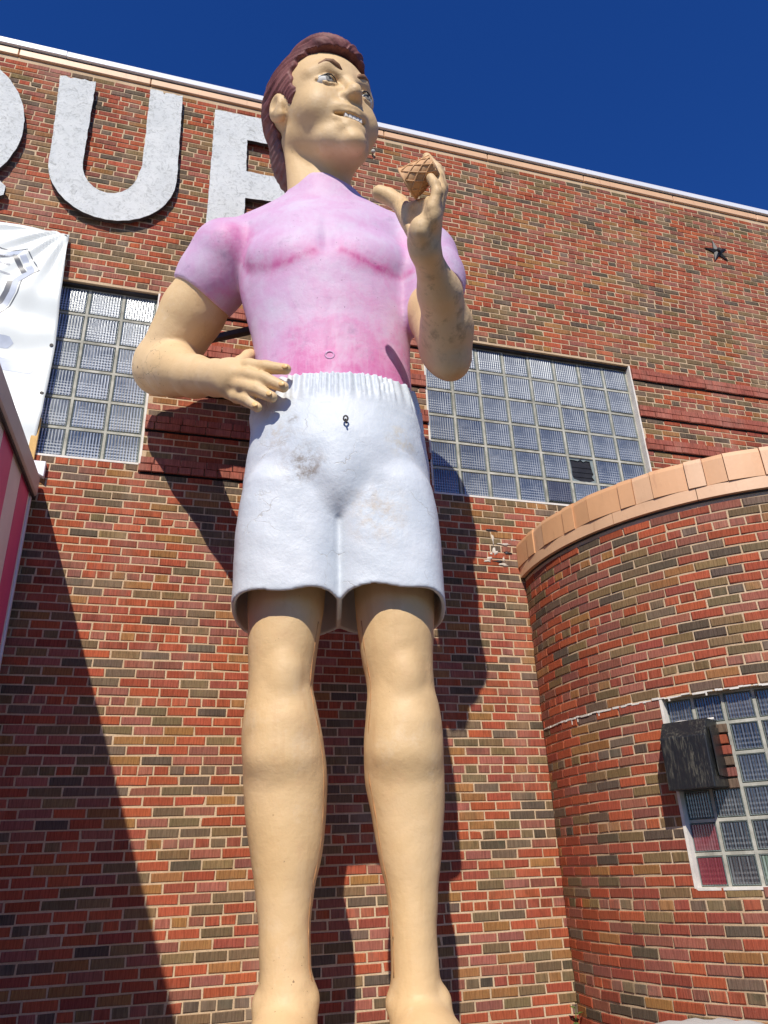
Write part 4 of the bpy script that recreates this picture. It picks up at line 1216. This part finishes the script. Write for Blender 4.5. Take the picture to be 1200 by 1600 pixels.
# ---- paint
def mat_skin():
    t = NT('skin_paint'); v = t.coord()
    n = t.noise(v, 1.6, 5, .6); n2 = t.noise(v, 6, 5, .65)
    c = t.ramp(n, [(.25, srgb(212, 176, 126)), (.5, srgb(220, 187, 138)), (.8, srgb(226, 196, 154))])
    c = t.mix(t.ramp(n2, [(.55, 0.0), (.8, .35)]), c, srgb(216, 170, 128))
    run = t.noise(t.coord((9, 9, .7)), 1.0, 5, .65)
    c = t.mix(t.ramp(run, [(.56, 0.0), (.72, .32)]), c, srgb(196, 152, 106))
    pal = t.noise(v, 2.7, 6, .7)
    c = t.mix(t.ramp(pal, [(.58, 0.0), (.70, .4)]), c, srgb(230, 208, 174))
    ch = t.noise(v, 30, 3, .6)
    c = t.mix(t.ramp(ch, [(.735, 0.0), (.76, .7)]), c, srgb(160, 126, 92))
    # dirt on the raised left forearm and hand, where rain runs off
    drt = t.noise(t.coord((3, 3, 1.0)), 4.5, 6, .7)
    m = t.math('MULTIPLY', t.ramp(drt, [(.52, 0.0), (.68, .5)]), t.math('MAXIMUM', t.spot(v, (0.73, -0.76, 4.91), .50, .5), t.spot(v, (0.62, -1.27, 5.24), .45, .4)))
    c = t.mix(m, c, srgb(104, 80, 56))
    # scuffs and cracks round the right elbow, ankles
    v2 = t.add('ShaderNodeTexVoronoi', feature='DISTANCE_TO_EDGE'); v2.inputs['Scale'].default_value = 4.2
    dv = t.add('ShaderNodeVectorMath', operation='ADD'); nn = t.add('ShaderNodeTexNoise'); nn.inputs['Scale'].default_value = 7
    t.link(v, nn.inputs['Vector']); t.link(v, dv.inputs[0])
    sc = t.add('ShaderNodeVectorMath', operation='SCALE'); sc.inputs['Scale'].default_value = .25; t.link(nn.outputs[1], sc.inputs[0]); t.link(sc.outputs[0], dv.inputs[1])
    t.link(dv.outputs[0], v2.inputs['Vector'])
    crack = t.math('MULTIPLY', t.ramp(v2.outputs[0], [(0.0, 1.0), (.012, 0.0)]), t.math('MAXIMUM', t.spot(v, (-1.45, .28, 5.12), .26, .5), t.spot(v, (.26, -.38, 6.92), .16, .6)))
    c = t.mix(crack, c, srgb(92, 66, 50))
    sp = t.noise(v, 45, 2, .5)
    c = t.mix(t.math('MULTIPLY', t.ramp(sp, [(.70, 0.0), (.74, .8)]), t.math('MAXIMUM', t.spot(v, (-.25, -.1, .86), .35, .5), t.spot(v, (-1.4, .3, 5.1), .5, .6))), c, srgb(120, 92, 66))
    t.set(c, .55, .35)
    t.bump(t.math('ADD', t.noise(v, 9, 5, .6), t.math('MULTIPLY', t.noise(v, 60, 3), .15)), .22, .03); return t.m
def mat_shirt():
    t = NT('shirt_paint'); v = t.coord(); a = t.attr('airbrush').outputs[2]
    n = t.noise(v, 2.6, 5, .65, .4); n2 = t.noise(v, 9, 5, .65)
    c = t.ramp(n, [(.3, srgb(204, 152, 188)), (.5, srgb(206, 168, 198)), (.68, srgb(206, 186, 206)), (.8, srgb(212, 200, 214))])
    f = t.math('ADD', a, t.math('MULTIPLY', t.math('SUBTRACT', n2, .5), .9), clamp=True)
    f = t.math('MULTIPLY', f, t.ramp(a, [(0.0, .25), (.15, 1.0)]))
    pink = t.ramp(f, [(0.0, srgb(214, 172, 204)), (.45, srgb(216, 116, 170)), (1.0, srgb(190, 66, 136))])
    c = t.mix(f, c, pink)
    br = t.noise(t.coord((30, 30, 3)), 1.0, 4, .6)
    c = t.mix(t.ramp(br, [(.50, 0.0), (.8, .30)]), c, srgb(214, 198, 214))
    chalk = t.noise(v, 4.2, 6, .7, .5)
    c = t.mix(t.ramp(chalk, [(.46, 0.0), (.64, .45)]), c, srgb(210, 196, 212))
    dirt = t.noise(v, 5, 6, .72)
    c = t.mix(t.ramp(dirt, [(.58, 0.0), (.72, .5)]), c, srgb(158, 128, 158))
    sp = t.noise(v, 40, 2, .5); c = t.mix(t.ramp(sp, [(.735, 0.0), (.76, .6)]), c, srgb(110, 80, 100))
    t.set(c, .55, .35); t.bump(t.math('ADD', t.noise(v, 9, 5, .6), t.math('MULTIPLY', t.noise(v, 60, 3), .15)), .2, .03); return t.m
def mat_shorts():
    t = NT('shorts_paint'); v = t.coord(); n = t.noise(v, 3, 5, .6)
    c = t.ramp(n, [(.3, srgb(196, 204, 210)), (.7, srgb(210, 215, 219))])
    st = t.noise(v, 12, 6, .75)
    for p, r_, amt, col in (((-.215, -.44, 3.83), .17, .95, srgb(120, 98, 72)), ((-.30, -.42, 3.98), .20, .45, srgb(150, 142, 132)), ((.24, -.42, 3.50), .26, .55, srgb(190, 168, 136)), ((.42, -.36, 4.05), .16, .6, srgb(196, 176, 130)), ((-.42, -.38, 4.10), .14, .5, srgb(180, 158, 120)), ((-.30, -.43, 4.19), .06, .9, srgb(120, 110, 100))):
        m_ = t.math('MULTIPLY', t.ramp(st, [(.44, 0.0), (.62, amt)]), t.spot(v, p, r_, .8)); c = t.mix(m_, c, col)
    wv = t.add('ShaderNodeTexVoronoi', feature='DISTANCE_TO_EDGE'); wv.inputs['Scale'].default_value = 2.6
    dv = t.add('ShaderNodeVectorMath', operation='ADD'); nn = t.add('ShaderNodeTexNoise'); nn.inputs['Scale'].default_value = 4; nn.inputs['Detail'].default_value = 5
    t.link(v, nn.inputs['Vector']); t.link(v, dv.inputs[0]); sc = t.add('ShaderNodeVectorMath', operation='SCALE'); sc.inputs['Scale'].default_value = .45
    t.link(nn.outputs[1], sc.inputs[0]); t.link(sc.outputs[0], dv.inputs[1]); t.link(dv.outputs[0], wv.inputs['Vector'])
    brk = t.ramp(t.noise(v, 3.3, 3), [(.52, 0.0), (.62, 1.0)])
    cr = t.math('MULTIPLY', t.ramp(wv.outputs[0], [(0.0, 1.0), (.010, 0.0)]), brk)
    c = t.mix(t.math('MULTIPLY', cr, .55), c, srgb(168, 158, 138))
    sp = t.noise(v, 38, 3, .6); c = t.mix(t.ramp(sp, [(.72, 0.0), (.77, .6)]), c, srgb(160, 150, 136))
    t.set(c, .5, .4)
    h = t.math('ADD', t.noise(v, 8, 5, .65), t.math('MULTIPLY', cr, -.25)); t.bump(h, .3, .03); return t.m
def mat_hair():
    t = NT('hair_paint'); v = t.coord(); n = t.noise(t.coord((6, 6, 6)), 1.0, 5, .7, .6); g = t.noise(v, 22, 4, .7, 1)
    c = t.ramp(n, [(.3, srgb(92, 52, 52)), (.55, srgb(128, 78, 74)), (.8, srgb(152, 104, 96))])
    c = t.mix(t.ramp(g, [(.5, 0.0), (.7, .5)]), c, srgb(66, 40, 40))
    pale = t.spot(v, tuple(hp(-.30, .25, .15)), .42, .7)
    c = t.mix(t.math('MULTIPLY', pale, t.ramp(g, [(.35, .1), (.65, .6)])), c, srgb(120, 108, 102))
    t.set(c, .62, .3); return t.m
M['skin'] = mat_skin(); M['shirt'] = mat_shirt(); M['shorts'] = mat_shorts(); M['hair'] = mat_hair()
M['eye_white'] = plain('eye_white', srgb(222, 220, 212), .65, .2, 0, .05, 9, 0)
M['iris'] = plain('iris', srgb(142, 138, 130), .65, .2, 0, .2, 30, 0)
M['pupil'] = plain('pupil', (.03, .028, .026, 1), .4, .4, 0, .2, 9, 0)
M['teeth'] = plain('teeth', srgb(222, 218, 210), .6, .2, 0, .05, 20, 0)
M['brow'] = plain('brow', srgb(138, 100, 70), .6, .3, 0, .25, 18, .2)
M['mouth'] = plain('mouth_paint', srgb(120, 70, 58), .6, .3, 0, .2, 14, 0)
M['nail'] = plain('nail', srgb(234, 192, 128), .4, .45, 0, .08, 12, 0)
M['cone'] = plain('cone_paint', srgb(212, 166, 118), .6, .35, 0, .14, 14, .2)

M['seam'] = plain('seam', srgb(176, 130, 88), .7, .2, 0, .3, 12, .2)
SA = R(-12)
stat = empty('giant_statue', (1.03, -1.22, 0), SA)
tag(stat, 'giant fibreglass man in pink shirt and white shorts, hand on hip', 'statue')
me, _ = make_body(); body = link('body', me, M['skin'], stat)
link('shirt', make_shirt(), M['shirt'], stat).name = 'shirt'
shorts = link('shorts', make_shorts(), M['shorts'], stat)
hair = link('hair', make_hair(), M['hair'], stat)

def orient(z_to, x_hint=(1, 0, 0)):
    z = Vector(z_to).normalized(); x = (Vector(x_hint) - z * Vector(x_hint).dot(z)).normalized(); y = z.cross(x)
    return Matrix((x, y, z)).transposed().to_4x4()
def h_obj(name, bm, m, parent, smooth=True):
    # mesh drawn in head units
    Mt = Matrix.Translation(Vector(HC)) @ Matrix(HM.tolist()).to_4x4() @ Matrix.Scale(HS, 4)
    bm.transform(Mt); return from_bm(name, bm, m, parent, smooth)
for sx in (-1, 1):
    bm = bmesh.new(); bmesh.ops.create_uvsphere(bm, u_segments=28, v_segments=18, radius=1)
    bm.transform(Matrix.Translation((sx * .165, -.292, .497)) @ Matrix.Diagonal((.080, .066, .058, 1)))
    eye = h_obj('eye', bm, M['eye_white'], stat)
    look = Vector((sx * .165 + .004, -.292, .500))
    for nm, r_, dy, m in (('iris', .031, .0660, 'iris'), ('pupil', .013, .0685, 'pupil')):
        bm = bmesh.new(); bmesh.ops.create_uvsphere(bm, u_segments=20, v_segments=10, radius=1)
        bm.transform(Matrix.Translation((look.x, look.y - dy + .004, look.z)) @ Matrix.Diagonal((r_, .006, r_, 1)))
        h_obj(nm, bm, M[m], eye)
    bm = bmesh.new(); tube_bm(bm, [(sx * .098, -.358, .484), (sx * .130, -.371, .517), (sx * .155, -.372, .524), (sx * .182, -.363, .525), (sx * .212, -.342, .513), (sx * .244, -.312, .492)], [.003, .005, .006, .006, .005, .003], 6)
    h_obj('eyelash_line', bm, M['pupil'], eye)
    bm = bmesh.new(); tube_bm(bm, [(sx * .062, -.380, .590), (sx * .095, -.384, .622), (sx * .135, -.378, .645), (sx * .175, -.360, .650), (sx * .215, -.328, .630), (sx * .252, -.287, .588)], [.014, .022, .024, .020, .014, .006], 8)
    bm.transform(Matrix.Identity(4)); h_obj('eyebrow', bm, M['brow'], stat)
# teeth and the dark inside of the mouth
for k in range(5):
    x_ = (k - 2.0) * .029
    lo = (x_ - .0138, -.384 + 2.6 * x_ * x_, .168 + 2.6 * x_ * x_); bm = bmesh.new()
    bm_box(bm, lo, (x_ + .0138, lo[1] + .03, lo[2] + .046), .004, 2); h_obj('tooth', bm, M['teeth'], stat)
bm = bmesh.new(); bm_box(bm, (-.085, -.325, .13), (.075, -.315, .235)); h_obj('mouth_lining', bm, M['mouth'], stat)
# finger nails of the hand on the hip
for (p, d) in (((-.352, -.445, 4.565), (.12, -.03, -.035)), ((-.368, -.468, 4.41), (.12, -.03, -.075)), ((-.445, -.458, 4.338), (.10, -.04, -.075)), ((-.540, -.395, 4.292), (.08, -.04, -.085))):
    dv = Vector(d).normalized(); nrm = Vector((-.15, -1, -.05)); nrm = (nrm - dv * nrm.dot(dv)).normalized(); sd = dv.cross(nrm)
    bm = bmesh.new(); bmesh.ops.create_uvsphere(bm, u_segments=16, v_segments=8, radius=1)
    Mr = Matrix((dv, sd, nrm)).transposed().to_4x4()
    bm.transform(Matrix.Translation(Vector(p) + nrm * .0345 + dv * .010) @ Mr @ Matrix.Diagonal((.023, .018, .006, 1)))
    from_bm('fingernail', bm, M['nail'], stat, True)
# navel ring and the small eye bolt on the shorts
bm = bmesh.new()
tube_bm(bm, [(-.05 + .030 * math.cos(a), -.377, 4.735 + .030 * math.sin(a)) for a in [R(k * 20) for k in range(19)]], .007, 8, False)
from_bm('navel', bm, M['shirt'], stat, True)
bm = bmesh.new()
tube_bm(bm, [(.05, -.40, 4.14), (.05, -.49, 4.14)], .006, 8); tube_bm(bm, [(.05 + .014 * math.cos(a), -.50, 4.14 + .020 * math.sin(a)) for a in [R(k * 20) for k in range(19)]], .006, 8, False)
tube_bm(bm, [(.052, -.505, 4.12), (.056, -.508, 4.10)], .006, 8)
from_bm('eye_bolt', bm, M['dark_steel'], stat, True)
# mould seams down the inside of the legs
for keys, ph in ((LEG_L, math.pi + .42), (LEG_R, -.40)):
    zz = np.linspace(.98, 2.9, 60); cx_, cy_, rx_, ry_ = hermite(keys, zz)
    bm = bmesh.new(); tube_bm(bm, [(float(cx_[i] + rx_[i] * .998 * math.cos(ph)), float(cy_[i] + ry_[i] * .998 * math.sin(ph)), float(zz[i])) for i in range(60)], [.0035 + .002 * math.sin(i * 1.3) for i in range(60)], 6)
    from_bm('mould_seam', bm, M['seam'], stat, True)
# concrete plinth under the feet
o = box('plinth', (-1.0, -1.15, 0), (1.1, .75, .455), M['concrete'], None, .02, 2)
o.location = (1.03, -1.22, 0); o.rotation_euler = (0, 0, SA); tag(o, 'grey concrete block under the statue feet', 'plinth')
# steel braces from the statue's back to the wall
def world(p): return Vector((1.03 + p[0] * math.cos(SA) - p[1] * math.sin(SA), -1.22 + p[0] * math.sin(SA) + p[1] * math.cos(SA), p[2]))
for a, b, lab in ((world((-.30, .30, 5.62)), Vector((-.25, .01, 5.80)), 'dark steel brace running from statue back to wall, upper bar'), (world((-.30, .30, 5.55)), Vector((.36, .01, 5.62)), 'dark steel brace running from statue back to wall, lower bar')):
    d = b - a; bm = bmesh.new(); L_ = d.length
    bm_box(bm, (-.025, -.004, 0), (.025, .004, L_)); bm_box(bm, (-.025, .0045, 0), (-.017, .05, L_))
    bm.transform(Matrix.Translation(a) @ orient(d, (0, 0, 1))); o = from_bm('steel_brace', bm, M['dark_steel']); tag(o, lab, 'brace', 'statue braces')

# ------------------------------------------------------------------ ice cream cone in the raised hand
CO = world((0.438, -1.276, 5.379)); cone = empty('ice_cream_cone', CO)
tag(cone, 'tan waffle ice cream cone held in the raised hand', 'ice cream cone')
vd = (CO - CAM).normalized(); ax = _r * 27 + _u * 19; ax = (ax - vd * ax.dot(vd)).normalized(); ax = (ax - vd * .10).normalized(); side = ax.cross(Vector((0, 0, 1))).normalized(); up2 = side.cross(ax)
def cp(t_, a, r_): return ax * (t_ * .89) + (side * math.cos(a) + up2 * math.sin(a)) * (r_ * .84)
def cr(t_): return .128 - .30 * t_
bm = bmesh.new(); rings = []
for t_, r_ in ((0, .112), (-.002, .120), (.0, .130), (.010, .129), (.014, .121)) + tuple((.02 + .21 * k / 8, .119 - .045 * k / 8) for k in range(9)):
    rings.append([bm.verts.new(cp(t_, 6.28318 * k / 32, r_)) for k in range(32)])
for i in range(len(rings) - 1):
    for k in range(32): bm.faces.new((rings[i][k], rings[i][(k + 1) % 32], rings[i + 1][(k + 1) % 32], rings[i + 1][k]))
bm.faces.new(rings[-1]); inn = [bm.verts.new(cp(.15, 6.28318 * k / 32, .07)) for k in range(32)]
for k in range(32): bm.faces.new((rings[0][(k + 1) % 32], rings[0][k], inn[k], inn[(k + 1) % 32]))
bm.faces.new(inn)
from_bm('wafer', bm, M['cone'], cone, True)
for s_ in (-1, 1):
    for k in range(9):
        bm = bmesh.new(); pts = []
        for q in range(10):
            t_ = .016 + .21 * q / 9; a = 6.28318 * k / 9 + s_ * 1.5 * q / 9; r_ = .120 - .045 * q / 9 + .001
            pts.append(cp(t_, a, max(r_, .01)))
        tube_bm(bm, pts, .0055, 5); from_bm('waffle_ridge', bm, M['cone'], cone, True)
